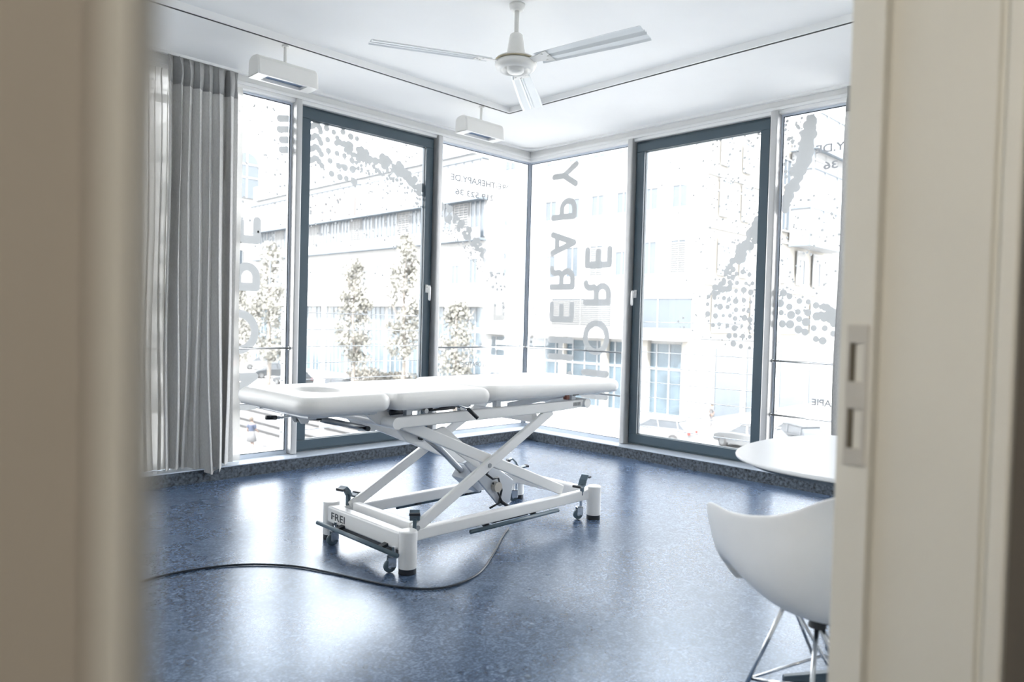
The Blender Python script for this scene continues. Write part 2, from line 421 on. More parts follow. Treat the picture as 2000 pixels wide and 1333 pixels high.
# posts
def post(n, side, u0, u1, label):
    B = WB(side); mb = MB(); B(mb, u0, u1, -.05, .085, ZS, 2.80)
    struct(mb.build('trim_%d' % n, M['alu'], bevel=.010, seg=3), label, 'trim')
post(4, 'L', -2.626, -2.578, 'grey aluminium post left of the left casement window')
post(5, 'L', -1.258, -1.206, 'grey aluminium post between left casement window and corner pane')
post(6, 'R', 1.275, 1.328, 'grey aluminium post between corner pane and right casement window')
post(7, 'R', 2.595, 2.650, 'grey aluminium post right of the right casement window')
post(8, 'L', -3.98, -3.93, 'grey aluminium post behind the left curtain')
post(9, 'R', 3.93, 3.98, 'grey aluminium post at the end of the right window wall')
mb = MB(); mb.box(-.014, .014, -.014, .014, ZS, ZT)
struct(mb.build('trim_10', M['steel'], bevel=.003), 'slim metal mullion where the two glass walls meet', 'trim')
mb = MB(); mb.box(XL, -5.30, 0, .2, .093, ZT); struct(mb.build('wall_front', M['wall']), 'short wall beyond the last left pane', 'wall')

# fall-protection bars in front of the fixed panes
def bar(side, u0, u1, z, label):
    t = thing('guard_rail', label, 'rail', WP(side, (u0+u1)/2, .03, z))
    mb = MB(); mb.tube([WP(side, u0+.006, .034, z), WP(side, u1-.006, .034, z)], .0075, n=12); mb.build('rod', M['steel'], t, smooth=True)
    for u, s in ((u0, 1), (u1, -1)):
        mb = MB(); mb.tube([WP(side, u+s*.0005, .034, z), WP(side, u+s*.010, .034, z)], .012, n=14); mb.build('end_socket', M['steel'], t, smooth=False)
bar('L', -3.93, -2.626, .908, 'upper dark steel guard bar across the left pane beside the curtain')
bar('L', -3.93, -2.626, .503, 'lower dark steel guard bar across the left pane beside the curtain')
bar('L', -1.206, -.014, .905, 'upper guard bar left of the glass corner at bench top height')
bar('L', -1.206, -.014, .510, 'lower guard bar left of the glass corner behind the bench')
bar('R', .014, 1.275, .903, 'upper guard bar across the pane with the large lettering')
bar('R', .014, 1.275, .512, 'lower guard bar across the pane with the large lettering')
bar('R', 2.65, 3.93, .911, 'upper dark steel guard bar across the far right pane')
bar('R', 2.65, 3.93, .500, 'lower dark steel guard bar across the far right pane')
# cable railings outside the casements
for side, u0, u1, lab in (('L', -2.60, -1.24, 'railing of thin steel cables outside the left casement window'), ('R', 1.30, 2.62, 'railing of thin steel cables outside the right casement window')):
    t = thing('cable_railing', lab, 'railing', WP(side, (u0+u1)/2, -.12, .1))
    for k in range(8):
        z = 1.185-.1345*k
        mb = MB(); mb.tube([WP(side, u0+.01, -.12, z), WP(side, u1-.01, -.12, z)], .0035, n=6); mb.build('cable', M['steel'], t, smooth=True)
    for u in (u0, u1):
        mb = MB(); WB(side)(mb, u-.006, u+.006, -.14, -.10, .10, 1.22)
        for k in range(8): WB(side)(mb, u-.02, u+.02, -.13, -.11, 1.18-.1345*k, 1.19-.1345*k)
        mb.build('post', M['steel'], t)

# ---------------------------------------------------------------- lettering on the panes
# a glyph = list of strokes in a unit cell (x 0..w, y 0..1), round-ended
def arc(cx, cy, rx, ry, a0, a1, n=14):
    return [(cx+rx*math.cos(math.radians(a0+(a1-a0)*i/n)), cy+ry*math.sin(math.radians(a0+(a1-a0)*i/n))) for i in range(n+1)]
GL = {
 'T': (.62, [[(.31,0),(.31,.94)],[(0.02,.94),(.60,.94)]]),
 'H': (.60, [[(.06,.04),(.06,.96)],[(.56,.04),(.56,.96)],[(.06,.5),(.56,.5)]]),
 'E': (.52, [[(.06,.06),(.06,.94)],[(.06,.06),(.50,.06)],[(.06,.5),(.44,.5)],[(.06,.94),(.50,.94)]]),
 'R': (.60, [[(.06,.03),(.06,.94)],[(.06,.94),(.30,.94)]+arc(.30,.70,.25,.24,90,-90)+[(.06,.46)],[(.32,.46)]+arc(.36,.30,.17,.16,90,20,6)+arc(.66,.20,.16,.17,180,265,6)]),
 'A': (.70, [[(.04,.04),(.35,.96),(.66,.04)],[(.115,.23),(.585,.23)]]),
 'P': (.58, [[(.06,.03),(.06,.94)],[(.06,.94),(.30,.94)]+arc(.30,.67,.25,.27,90,-90)+[(.06,.40)]]),
 'Y': (.64, [[(.32,.03),(.32,.45)],[(.32,.45),(.03,.96)],[(.32,.45),(.61,.96)]]),
 'M': (.78, [[(.06,.04),(.06,.94),(.39,.40),(.72,.94),(.72,.04)]]),
 'O': (.98, [arc(.49,.5,.42,.43,0,360,36)]),
}
def capsule(mb, a, b, r, fn, n=9):
    dx, dy = b[0]-a[0], b[1]-a[1]; L = math.hypot(dx, dy)
    if L < 1e-9: return
    t = math.atan2(dy, dx); poly = []
    for k in range(n+1): q = t-PI/2+PI*k/n; poly.append((b[0]+r*math.cos(q), b[1]+r*math.sin(q)))
    for k in range(n+1): q = t+PI/2+PI*k/n; poly.append((a[0]+r*math.cos(q), a[1]+r*math.sin(q)))
    mb.flat(poly, fn)
def glyph(out, ch, z0, z1, cap0, cap1, th=.030):
    """letter turned on its side: reads upwards; its top points along +u"""
    w, strokes = GL[ch]; rad = th
    for st in strokes:
        for a, b in zip(st, st[1:]):
            H = cap1-cap0-2*rad; Wd = z1-z0-2*rad
            A = (rad+(a[0]/w)*Wd, rad+a[1]*H); B = (rad+(b[0]/w)*Wd, rad+b[1]*H)
            out.append(('s', (cap0+A[1], z0+A[0]), (cap0+B[1], z0+B[0]), rad))
pl_L = lambda u, z, l: (u, .0125+l*.00002, z)      # on the outer face, left wall
pl_R = lambda u, z, l: (.0125+l*.00002, -u, z)
MORE = (('M', .43, .745), ('O', .842, 1.215), ('R', 1.312, 1.556), ('E', 1.66, 1.888))
THER = (('T', .45, .70), ('H', .775, 1.032), ('E', 1.147, 1.375), ('R', 1.463, 1.707), ('A', 1.806, 2.068), ('P', 2.146, 2.385), ('Y', 2.465, 2.728))
def big(parent, plane, c0, word):
    for ch, z0, z1 in word:
        out = []; glyph(out, ch, z0, z1, c0, c0+.358)
        film(out, (c0-.02, c0+.38, z0-.02, z1+.02), plane, 'letter', parent, M['vinyl'], .006)
LETTERS = [(wC2, pl_R, .728, MORE), (wC2, pl_R, .288, THER), (wL1, pl_L, -3.190, MORE), (wL1, pl_L, -3.63, THER)]
TL = lambda x, z: Matrix(((-1,0,0,x),(0,0,1,.0135),(0,1,0,z),(0,0,0,1)))
TR = lambda u, z: Matrix(((0,0,1,.0135),(1,0,0,-u),(0,1,0,z),(0,0,0,1)))
def small(parent, T, dx):
    # dx shifts along the reading direction
    for txt, u, z, s, w in (('MORE-THERAPY.DE', 0, 2.452, .082, .868), ('0711 219 523 36', .07, 2.328, .075, .738), ('OSTEOPATHIE', .27, .715, .066, .41), ('PHYSIOTHERAPIE', .265, .60, .066, .565), ('THERAPIE', .265, .385, .066, .40)):
        if parent is wC1 and txt == 'THERAPIE': continue
        t = text_mesh(txt, s, 'lettering', M['vinyl2'], parent, T(dx, u, z), width=w, bold=.0016)
    mb = MB(); pts = [(0.0,.05),(.006,.03),(.02,.012),(.038,.006)]
    for a, b in zip(pts, pts[1:]): 
        capsule(mb, a, b, .004, lambda p, q: tuple(T(dx, 0, 2.322) @ Vector((p, q, 0))))
    mb.build('phone_symbol', M['vinyl2'], parent)
small(wC1, lambda d, u, z: TL(-.165-u, z), 0)
small(wR1, lambda d, u, z: TR(3.775-u+(-.0), z), 0)
# red mark above the small lettering
mb = MB(); pts = [(-.50+.035*math.cos(a/6*PI*1.3-1.6), .80+.03*math.sin(a/6*PI*1.3-1.6)) for a in range(7)]
for a, b in zip(pts, pts[1:]): capsule(mb, a, b, .003, lambda p, q: (p, .0135, q))
M['redv'] = sheet_mat('red_vinyl', (.2, .03, .02), (.2, .03, .02))
mb.build('curl_mark', M['redv'], wC1)

import numpy as np
def film(shapes, rc, plane, name, parent, m, h=.005):
    """one flat sheet = union of shapes ('c', u, z, r) and ('s', a, b, r), contoured by marching squares"""
    u0, u1, z0, z1 = rc; nu = int((u1-u0)/h)+1; nz = int((z1-z0)/h)+1
    U = u0+h*np.arange(nu); Z = z0+h*np.arange(nz); D = np.full((nu, nz), 9.)
    for s in shapes:
        if s[0] == 'c': bx = (s[1]-s[3], s[1]+s[3], s[2]-s[3], s[2]+s[3])
        else: r = s[3]; bx = (min(s[1][0], s[2][0])-r, max(s[1][0], s[2][0])+r, min(s[1][1], s[2][1])-r, max(s[1][1], s[2][1])+r)
        i0, i1 = max(0, int((bx[0]-u0)/h)-2), min(nu, int((bx[1]-u0)/h)+3); j0, j1 = max(0, int((bx[2]-z0)/h)-2), min(nz, int((bx[3]-z0)/h)+3)
        if i0 >= i1 or j0 >= j1: continue
        uu, zz_ = np.meshgrid(U[i0:i1], Z[j0:j1], indexing='ij')
        if s[0] == 'c': d = np.hypot(uu-s[1], zz_-s[2])-s[3]
        else:
            ax, ay = s[1]; dx, dy = s[2][0]-ax, s[2][1]-ay; L = dx*dx+dy*dy+1e-12
            t = np.clip(((uu-ax)*dx+(zz_-ay)*dy)/L, 0, 1); d = np.hypot(uu-ax-t*dx, zz_-ay-t*dy)-s[3]
        D[i0:i1, j0:j1] = np.minimum(D[i0:i1, j0:j1], d)
    mb = MB(); bm = mb.bm; C = {}
    def V(key, u, z):
        if key not in C: C[key] = bm.verts.new(plane(u, z, 0))
        return C[key]
    ins = D < 0; cell = ins[:-1,:-1] | ins[1:,:-1] | ins[:-1,1:] | ins[1:,1:]
    for i, j in zip(*np.nonzero(cell)):
        cs = [(i,j),(i+1,j),(i+1,j+1),(i,j+1)]; poly = []
        for a, b in zip(cs, cs[1:]+cs[:1]):
            da, db = D[a], D[b]
            if da < 0: poly.append(V(a, U[a[0]], Z[a[1]]))
            if (da < 0) != (db < 0):
                t = da/(da-db); poly.append(V((min(a,b), max(a,b)), U[a[0]]+(U[b[0]]-U[a[0]])*t, Z[a[1]]+(Z[b[1]]-Z[a[1]])*t))
        if len(poly) > 2:
            try: bm.faces.new(poly)
            except ValueError: pass
    return mb.build(name, m, parent)
# dots of the film pattern
for a_ in LETTERS: big(*a_)
def disc(mb, u, z, r, plane, n=14):
    disc.l = (getattr(disc, 'l', 0)+7) % 60
    ph = rnd.random()*6
    mb.flat([(u+r*math.cos(2*PI*k/n+ph), z+r*math.sin(2*PI*k/n+ph)) for k in range(n)], lambda a, b: plane(a, b, 10+disc.l))
def inside(u, z, rc, r): return rc[0]+r*.3 < u < rc[1]-r*.3 and rc[2]+r*.3 < z < rc[3]-r*.3
def band_pts(path, n):
    """points along a poly-line of (u, z, halfwidth, dotradius)"""
    seg = [math.hypot(b[0]-a[0], b[1]-a[1]) for a, b in zip(path, path[1:])]; tot = sum(seg)
    for i in range(n):
        t = rnd.random()*tot; k = 0
        while t > seg[k] and k < len(seg)-1: t -= seg[k]; k += 1
        a, b = path[k], path[k+1]; f = t/seg[k]
        c = [a[j]+(b[j]-a[j])*f for j in range(4)]; nx, nz = -(b[1]-a[1])/seg[k], (b[0]-a[0])/seg[k]
        o = rnd.uniform(-1, 1)*c[2]; yield c[0]+nx*o, c[1]+nz*o, c[3]*rnd.uniform(.6, 1.1)
class DP(list): pass
def field(mb, plane, rc, pts):
    for u, z, r in pts:
        if inside(u, z, rc, r): mb.append(('c', u, z, r))
rcL1 = (-3.91, -2.64, ZS+.04, ZT-.03); rcC1 = (-1.19, -.03, ZS+.04, ZT-.03); rcC2 = (.03, 1.26, ZS+.04, ZT-.03); rcR1 = (2.665, 3.91, ZS+.04, ZT-.03)
# left pane: fine spatter and four large lobes at its right edge
mb = DP()
for i in range(120):
    z = rnd.uniform(1.6, 2.72); field(mb, pl_L, rcL1, [(rnd.uniform(-3.4, -2.66), z, rnd.uniform(.0055, .0105))])
for z in (2.655, 2.575, 2.495, 2.42):
    for du in (0, .02, .04, .06)[: 4 if z > 2.5 else 3]: field(mb, pl_L, rcL1, [(-2.655-du, z-du*.2, .027)])
film(mb, rcL1, pl_L, 'dot_pattern', wL1, M['vinyl'], .004)
# left casement
mb = DP()
for r_ in range(4):
    for c_ in range(6): field(mb, pl_L, rD1, [(-2.475+c_*.019, 2.652-r_*.088-.014*math.sin(c_*1.4), .024)])
    field(mb, pl_L, rD1, [(-2.372+r_*.006, 2.615-r_*.088, .024)])
for i in range(7):
    for j in range(5):
        u = -2.315+i*.070+j*.012; z = 2.66-j*.088-.012*(i % 2)-i*.008
        if u < -2.0: field(mb, pl_L, rD1, [(u+rnd.uniform(-.01,.01), z+rnd.uniform(-.01,.01), .027*rnd.uniform(.85,1.15))])
main = [(-2.22,2.60,.03,.022),(-2.08,2.52,.07,.032),(-1.95,2.50,.05,.034),(-1.80,2.495,.05,.036),(-1.66,2.47,.05,.036),(-1.52,2.41,.06,.034),(-1.42,2.33,.06,.032),(-1.33,2.25,.05,.026)]
field(mb, pl_L, rD1, band_pts([(a, b, c*.75, d*.9) for a, b, c, d in main], 100))
fr_ = [(a, b-.09, .05, .014) for a, b, c, d in main[1:]]
field(mb, pl_L, rD1, band_pts(fr_, 90))
for i in range(170):
    u = rnd.uniform(-2.45, -1.38); z = 2.45-abs(rnd.gauss(0, .42))
    if z > 1.5: field(mb, pl_L, rD1, [(u, z, rnd.uniform(.0055, .011))])
for i in range(22): field(mb, pl_L, rD1, [(rnd.uniform(-2.2, -1.36), rnd.uniform(2.52, 2.68), rnd.uniform(.0055, .0105))])
film(mb, rD1, pl_L, 'dot_pattern', wD1, M['vinyl'], .004)
# corner pane, left
mb = DP()
main = [(-1.19,2.23,.04,.024),(-1.05,2.13,.06,.03),(-.92,2.05,.05,.028),(-.78,1.96,.05,.028),(-.64,1.84,.05,.026),(-.52,1.72,.06,.024),(-.42,1.60,.07,.022)]
field(mb, pl_L, rcC1, band_pts(main, 95))
field(mb, pl_L, rcC1, band_pts([(a-.05, b-.10, .06, .009) for a, b, c, d in main], 110))
for i in range(12):
    for j in range(9):
        u = -.50+j*.058+i*.012; z = 1.66-i*.058-j*.012+rnd.uniform(-.01, .01)
        if -.5 < u < -.05 and abs((z-1.35)+(u+.25)*1.1) < .24: field(mb, pl_L, rcC1, [(u, z, .019*rnd.uniform(.6, 1.1))])
film(mb, rcC1, pl_L, 'dot_pattern', wC1, M['vinyl'], .004)
# right casement
mb = DP()
main = [(2.52,2.02,.03,.03),(2.46,1.90,.045,.034),(2.40,1.80,.05,.034),(2.33,1.72,.045,.03),(2.26,1.63,.03,.024),(2.20,1.57,.012,.018)]
field(mb, pl_R, rD2, band_pts(main, 60))
field(mb, pl_R, rD2, band_pts([(2.31,1.565,.01,.026),(2.22,1.55,.01,.026),(2.14,1.47,.008,.016),(2.08,1.42,.005,.010)], 26))
field(mb, pl_R, rD2, band_pts([(2.26,1.475,.01,.022),(2.18,1.46,.01,.022),(2.10,1.40,.008,.016)], 20))
for i in range(9):
    for j in range(8):
        u = 2.06+j*.062+(i % 2)*.012; z = 1.62-i*.072-j*.006
        if u > 2.30-.11*max(0, 4-abs(i-4))*.9 and z < 1.62: field(mb, pl_R, rD2, [(u+rnd.uniform(-.012,.012), z+rnd.uniform(-.012,.012), .021*rnd.uniform(.65, 1.25))])
for i in range(230):
    u = 2.50-abs(rnd.gauss(0, .30)); z = rnd.uniform(1.0, 2.68)
    if u > 1.45: field(mb, pl_R, rD2, [(u, z, rnd.uniform(.0055, .011))])
film(mb, rD2, pl_R, 'dot_pattern', wD2, M['vinyl'], .004)
# far right pane
mb = DP()
main = [(2.86,2.75,.03,.034),(2.86,2.62,.035,.036),(2.83,2.48,.035,.038),(2.80,2.36,.03,.036),(2.76,2.26,.03,.032),(2.71,2.16,.03,.03),(2.68,2.06,.02,.026)]
field(mb, pl_R, rcR1, band_pts(main, 85))
for i in range(50): field(mb, pl_R, rcR1, [(rnd.uniform(2.67, 2.80), rnd.uniform(2.3, 2.74), rnd.uniform(.006, .016))])
for i in range(9):
    for j in range(5):
        u = 2.69+i*.065; z = 1.42-j*.075-i*.024+.012*(i % 2)
        if abs(z-(1.30-i*.012)) < .17: field(mb, pl_R, rcR1, [(u+rnd.uniform(-.012,.012), z+rnd.uniform(-.012,.012), .027*rnd.uniform(.7, 1.2))])
field(mb, pl_R, rcR1, band_pts([(2.98,1.29,.05,.026),(3.08,1.27,.06,.03),(3.17,1.28,.06,.03)], 34))
for i in range(90): field(mb, pl_R, rcR1, [(rnd.uniform(2.67, 3.15), rnd.uniform(1.25, 2.15), rnd.uniform(.0055, .011))])
film(mb, rcR1, pl_R, 'dot_pattern', wR1, M['vinyl'], .004)

# ---------------------------------------------------------------- curtains
def curtain(name, label, side, u0, u1, nf, seed, amp=.045, cy=.128, zb=.105, low=None, top=2.8485, shift=None, rand=.25, heading=True):
    R = random.Random(seed); t = thing(name, label, 'curtain', WP(side, (u0+u1)/2, cy, zb))
    NU, NZ = nf*14, 46
    ph = [R.uniform(-2*rand, 2*rand) for _ in range(nf+2)]; am = [R.uniform(1-1.1*rand, 1+.8*rand) for _ in range(nf+2)]
    def pt(i, k):
        s = i/NU; f = k/NZ; z = top+(zb-top)*f
        q = s*nf; kk = int(q); lf = q-kk
        a0 = am[kk]*(1-lf)+am[kk+1]*lf
        w = math.sin(2*PI*q+ph[kk]*(1-lf)*1.0+ph[kk+1]*lf*1.0)
        a = amp*a0*(.55+.45*min(1, f*6))*(1+.25*math.sin(f*3+kk))
        u = u0+(u1-u0)*s + (.28*abs(u1-u0)/nf)*math.sin(4*PI*q+1.2+ph[kk])*(.5+.5*f) + .012*math.sin(2.2*f*PI+kk*1.7)*f
        n = cy+a*w+.006*math.sin(f*9+kk)
        if f < .06: n = cy+(n-cy)*(.45+.55*f/.06)*(1+.5*math.sin(PI*f/.06)); u += .008*math.sin(PI*f/.06)*math.sin(6*q)
        if low:
            g = math.exp(-((u-low[0])/low[1])**2); n += low[2]*g*f*f; z -= low[3]*g*f*f
        n = max(n, .052 if not heading else .075)
        return WP(side, u, n, z)
    ks = 3
    mb = MB(); rings = [[pt(i, k) for i in range(NU+1)] for k in range(0, ks+1)]; mb.ring_loft(rings, cap=False, close=False)
    mb.build('heading', M['band'] if heading else M['voile'], t, smooth=True, solid=.004 if heading else 0)
    mb = MB(); rings = [[pt(i, k) for i in range(NU+1)] for k in range(ks, NZ+1)]; mb.ring_loft(rings, cap=False, close=False)
    mb.build('drape', M['curtain'] if heading else M['voile'], t, smooth=True)
    for j in range(nf+1) if heading else ():
        u = u0+(u1-u0)*j/nf; mb = MB(); p = WP(side, u, cy, 2.854)
        mb.tube([(p[0], p[1], 2.8515), (p[0], p[1], 2.849)], .004, n=6); mb.build('glider', M['header'], t)
    return t
curtain('curtain', 'grey linen curtain bunched in deep folds beside the left pane', 'L', -3.585, -3.115, 7, 5, amp=.052, cy=.135, low=(-3.29, .075, .085, .045), rand=.5)
curtain('sheer_curtain', 'white sheer curtain hanging behind the grey one at far left', 'L', -4.55, -3.055, 19, 8, amp=.012, cy=.069, zb=.098, top=2.773, heading=False)
curtain('curtain', 'narrow grey linen curtain hanging beside the cream door frame at right', 'R', 3.165, 3.62, 6, 11, amp=.035, zb=.11)

# ---------------------------------------------------------------- ceiling fan
FX, FY, FZ = -2.468, -2.258, 2.583
fan = thing('ceiling_fan', 'white three-blade ceiling fan with shiny blades on a short rod', 'fan', (FX, FY, FZ))
C0 = (FX, FY, 0)
mb = MB(); mb.lathe([(.006,2.915),(.044,2.915),(.043,2.900),(.037,2.884),(.032,2.880),(.012,2.878)], C0, 40); mb.build('canopy', M['fanwhite'], fan, smooth=True)
mb = MB(); mb.tube([(FX,FY,2.885),(FX,FY,2.74)], .0135, n=16); mb.build('down_rod', M['fanwhite'], fan, smooth=True)
mb = MB(); mb.lathe([(.004,2.752),(.028,2.752),(.036,2.745),(.040,2.72),(.052,2.64),(.050,2.632),(.004,2.632)], C0, 40); mb.build('motor_cover', M['fanwhite'], fan, smooth=True)
mb = MB(); mb.lathe([(.004,2.634),(.047,2.634),(.047,2.626),(.004,2.626)], C0, 40); mb.build('collar', M['black'], fan, smooth=True)
mb = MB(); mb.lathe([(.004,2.628),(.085,2.626),(.108,2.615),(.113,2.606),(.004,2.606)], C0, 48); mb.build('motor_housing', M['fanwhite'], fan, smooth=True)
mb = MB(); mb.lathe([(.004,2.606),(.115,2.606),(.115,2.596),(.004,2.596)], C0, 48); mb.build('band', M['brass'], fan, smooth=True)
mb = MB(); mb.lathe([(.004,2.596),(.113,2.596),(.116,2.58),(.108,2.560),(.088,2.548),(.076,2.554),(.070,2.57),(.048,2.572),(.046,2.545),(.040,2.538),(.004,2.536)], C0, 48); mb.build('bottom_cap', M['fanwhite'], fan, smooth=True)
for k in range(3):
    a = 2.733+k*2*PI/3
    T = Matrix.Translation((FX, FY, 2.590)) @ Matrix.Rotation(a, 4, 'Z') @ Matrix.Rotation(math.radians(1.0), 4, 'Y') @ Matrix.Rotation(math.radians(-11), 4, 'X')
    mb = MB(); mb.prism([(.095,-.022),(.16,-.030),(.235,-.050),(.235,.050),(.16,.030),(.095,.022)], -.002, .002, 'z')
    for sx, sy in ((.20,-.03),(.20,.03),(.225,0)): mb.lathe([(.001,-.006),(.006,-.006),(.006,.006),(.001,.006)], (sx, sy, 0), 10)
    mb.xform(T); br = mb.build('blade_bracket', M['fanwhite'], fan)
    # ribbed metal blade
    mb = MB(); xs = [.155]+[.175+.063*i for i in range(11)]; rings = []
    for i, x in enumerate(xs):
        hw = .052+.016*min(1, i/8); ring = []
        prof = [(-1,-.003),(-.82,.004),(-.25,.001),(-.12,.010),(0,.003),(.12,.010),(.25,.001),(.82,.004),(1,-.003)]
        for s_, h in prof: ring.append((x, s_*hw, h+.0022))
        for s_, h in reversed(prof): ring.append((x, s_*hw, h))
        rings.append(ring)
    mb.ring_loft(rings); mb.xform(T); mb.build('blade', M['blade'], fan, smooth=False)

# ---------------------------------------------------------------- pendant fixtures
def fixture(x, label):
    y = -.815; t = thing('pendant_lamp', label, 'lamp', (x, y, 2.66), group='white box lamps hung below the ceiling band')
    z0, h, L = 2.630, .13, .41
    mb = MB(); mb.tube([(x+.005,y,2.869),(x+.005,y,2.757)], .0105, n=14); mb.tube([(x+.005,y,2.8695),(x+.005,y,2.858)], .022, n=18); mb.build('rod', M['fanwhite'], t, smooth=False)
    prof = [(-.072,0),(-.072,.012),(-.062,.095)]
    for k in range(7): a = PI*(1-k/6); prof.append((.004+.064*math.cos(a), .096+.034*math.sin(a)))
    prof += [(.072,.012),(.072,0)]
    # shell open at the bottom: outer skin, end caps, inner tray
    mb = MB()
    n = len(prof); rings = [[(x-L/2+e, y+p*s, z0+q*s2) for p, q in prof] for e, s, s2 in ((0,.90,.94),(.012,1,1),(L-.012,1,1),(L,.90,.94))]
    mb.ring_loft(rings, cap=False, close=False)
    for r_ in (rings[0], rings[-1]): mb.bm.faces.new([mb.bm.verts.new(p) for p in r_])
    for (a, b, c, d) in ((x-L/2,x+L/2,y-.070,y-.050),(x-L/2,x+L/2,y+.050,y+.070),(x-L/2,x-.135,y-.050,y+.050),(x+.135,x+L/2,y-.050,y+.050)):
        mb.box(a, b, c, d, z0-.001, z0+.004)
    mb.build('lamp_housing', M['fanwhite'], t, smooth=False)
    mb = MB(); mb.box(x-.135, x+.135, y-.050, y+.050, z0+.018, z0+.022); mb.build('blue_glass_panel', M['bluefilter'], t)
    mb = MB()
    mb.bar((x-.135,y-.05,z0+.02),(x-.135,y+.05,z0+.02), .004, .034); mb.bar((x+.135,y-.05,z0+.02),(x+.135,y+.05,z0+.02), .004, .034)
    mb.bar((x-.135,y-.05,z0+.02),(x+.135,y-.05,z0+.02), .004, .034); mb.bar((x-.135,y+.05,z0+.02),(x+.135,y+.05,z0+.02), .004, .034)
    mb.build('tray', M['header'], t)
fixture(-3.107, 'left and nearer white box lamp hanging beside the grey curtain')
fixture(-1.425, 'smaller looking white box lamp hanging near the glass corner')
for o in [o for o in COL.objects if o.name.startswith('pendant_lamp')]: del o['group']

# ---------------------------------------------------------------- treatment bench
bench = thing('treatment_bench', 'white height-adjustable treatment bench with three-section padded top on scissor legs', 'bench', (-2.64, -2.19, 0))
def sdf_rr(x, y, hx, hy, r):
    qx, qy = abs(x)-hx+r, abs(y)-hy+r
    return math.hypot(max(qx, 0), max(qy, 0))+min(max(qx, qy), 0)-r
def cushion(x0, x1, y0, y1, zb, zt, rc=.07, er=.040, hole=None, tilt=0.):
    cx, cy, hx, hy = (x0+x1)/2, (y0+y1)/2, (x1-x0)/2, (y1-y0)/2; zm = (zb+zt)/2; hh = (zt-zb)/2
    NT, NR = 144, 34
    outl = []
    for k in range(NT):
        a = 2*PI*k/NT; d = (math.cos(a), math.sin(a)); lo, hi = 0, 2
        for _ in range(40):
            m_ = (lo+hi)/2
            if sdf_rr(d[0]*m_, d[1]*m_, hx, hy, rc) > 0: hi = m_
            else: lo = m_
        outl.append((d[0]*lo, d[1]*lo))
    def zz(x, y, sgn):
        d = -sdf_rr(x, y, hx, hy, rc); e = er if sgn > 0 else er*.62
        h = hh*math.sqrt(max(0, 1-(1-min(1, d/e))**2)) if d < e else hh
        z = sgn*h
        if sgn > 0:
            z += .004*(1-(x/hx)**2)*(1-(y/hy)**2)
            if hole:
                q = ((x+cx-hole[0])/hole[2])**2+((y+cy-hole[1])/hole[3])**2
                z -= .034/(1+math.exp((q-1)*7.0))
        return zm+z+tilt*(x-(-hx))
    mb = MB(); bm = mb.bm
    rad = [(i/NR)**.8 for i in range(1, NR)]+[.985, .994, .9985, 1.0]
    def layer(sgn):
        L = []
        for s in rad: L.append([bm.verts.new((cx+ox*s, cy+oy*s, zz(ox*s, oy*s, sgn) if s < 1 else zm+tilt*(ox+hx))) for ox, oy in outl])
        return L
    A = layer(1); Bt = layer(-1)
    for Lr in (A, Bt):
        c = bm.verts.new((cx, cy, zz(0, 0, 1 if Lr is A else -1)))
        for k in range(NT): bm.faces.new((c, Lr[0][k], Lr[0][(k+1) % NT]))
        for i in range(len(Lr)-1):
            for k in range(NT): bm.faces.new((Lr[i][k], Lr[i][(k+1) % NT], Lr[i+1][(k+1) % NT], Lr[i+1][k]))
    bmesh.ops.remove_doubles(bm, verts=A[-1]+Bt[-1], dist=1e-5)
    return mb
Y0, Y1 = -2.535, -1.865
head = cushion(-3.868, -3.422, Y0, Y1, .745, .822, rc=.075, hole=(-3.632, -2.215, .085, .125)).build('head_cushion', M['vinylpad'], bench, smooth=True)
seat = cushion(-3.418, -2.838, Y0, Y1, .742, .820, rc=.04).build('seat_cushion', M['vinylpad'], bench, smooth=True)
legc = cushion(-2.850, -1.770, Y0, Y1, .752, .829, rc=.05, tilt=-.002).build('leg_cushion', M['vinylpad'], bench, smooth=True)
# feet
for fx, fy in ((-3.337,-2.527),(-3.325,-1.848),(-1.952,-2.490),(-1.945,-1.848)):
    mb = MB(); mb.lathe([(.002,.197),(.036,.197),(.041,.193),(.042,.187),(.042,.026),(.002,.026)], (fx, fy, 0), 36)
    f = mb.build('foot_column', M['white'], bench, smooth=True, bevel=.0015)
    mb = MB(); mb.lathe([(.002,.026),(.0405,.026),(.0405,.001),(.002,.001)], (fx, fy, 0), 36); mb.build('rubber_foot', M['black'], f, smooth=False)
# base frame
mb = MB(); mb.box(-3.366, -3.308, -2.500, -1.875, .098, .184); e1 = mb.build('end_beam', M['white'], bench, bevel=.012, seg=4)
text_mesh('FREI', .052, 'lettering', M['black'], e1, Matrix(((0,0,-1,-3.3672),(-1,0,0,-1.918),(0,1,0,.122),(0,0,0,1))), depth=.0006, width=.125)
mb = MB(); mb.box(-1.981, -1.925, -2.465, -1.875, .105, .178); mb.build('end_beam', M['white'], bench, bevel=.012, seg=4)
for y in (-2.462, -1.905):
    mb = MB(); mb.box(-3.330, -1.955, y-.022, y+.022, .118, .176); mb.build('side_rail', M['white'], bench, bevel=.008, seg=3)
mb = MB(); mb.box(-3.300, -2.02, -2.235, -2.14, .10, .104); 
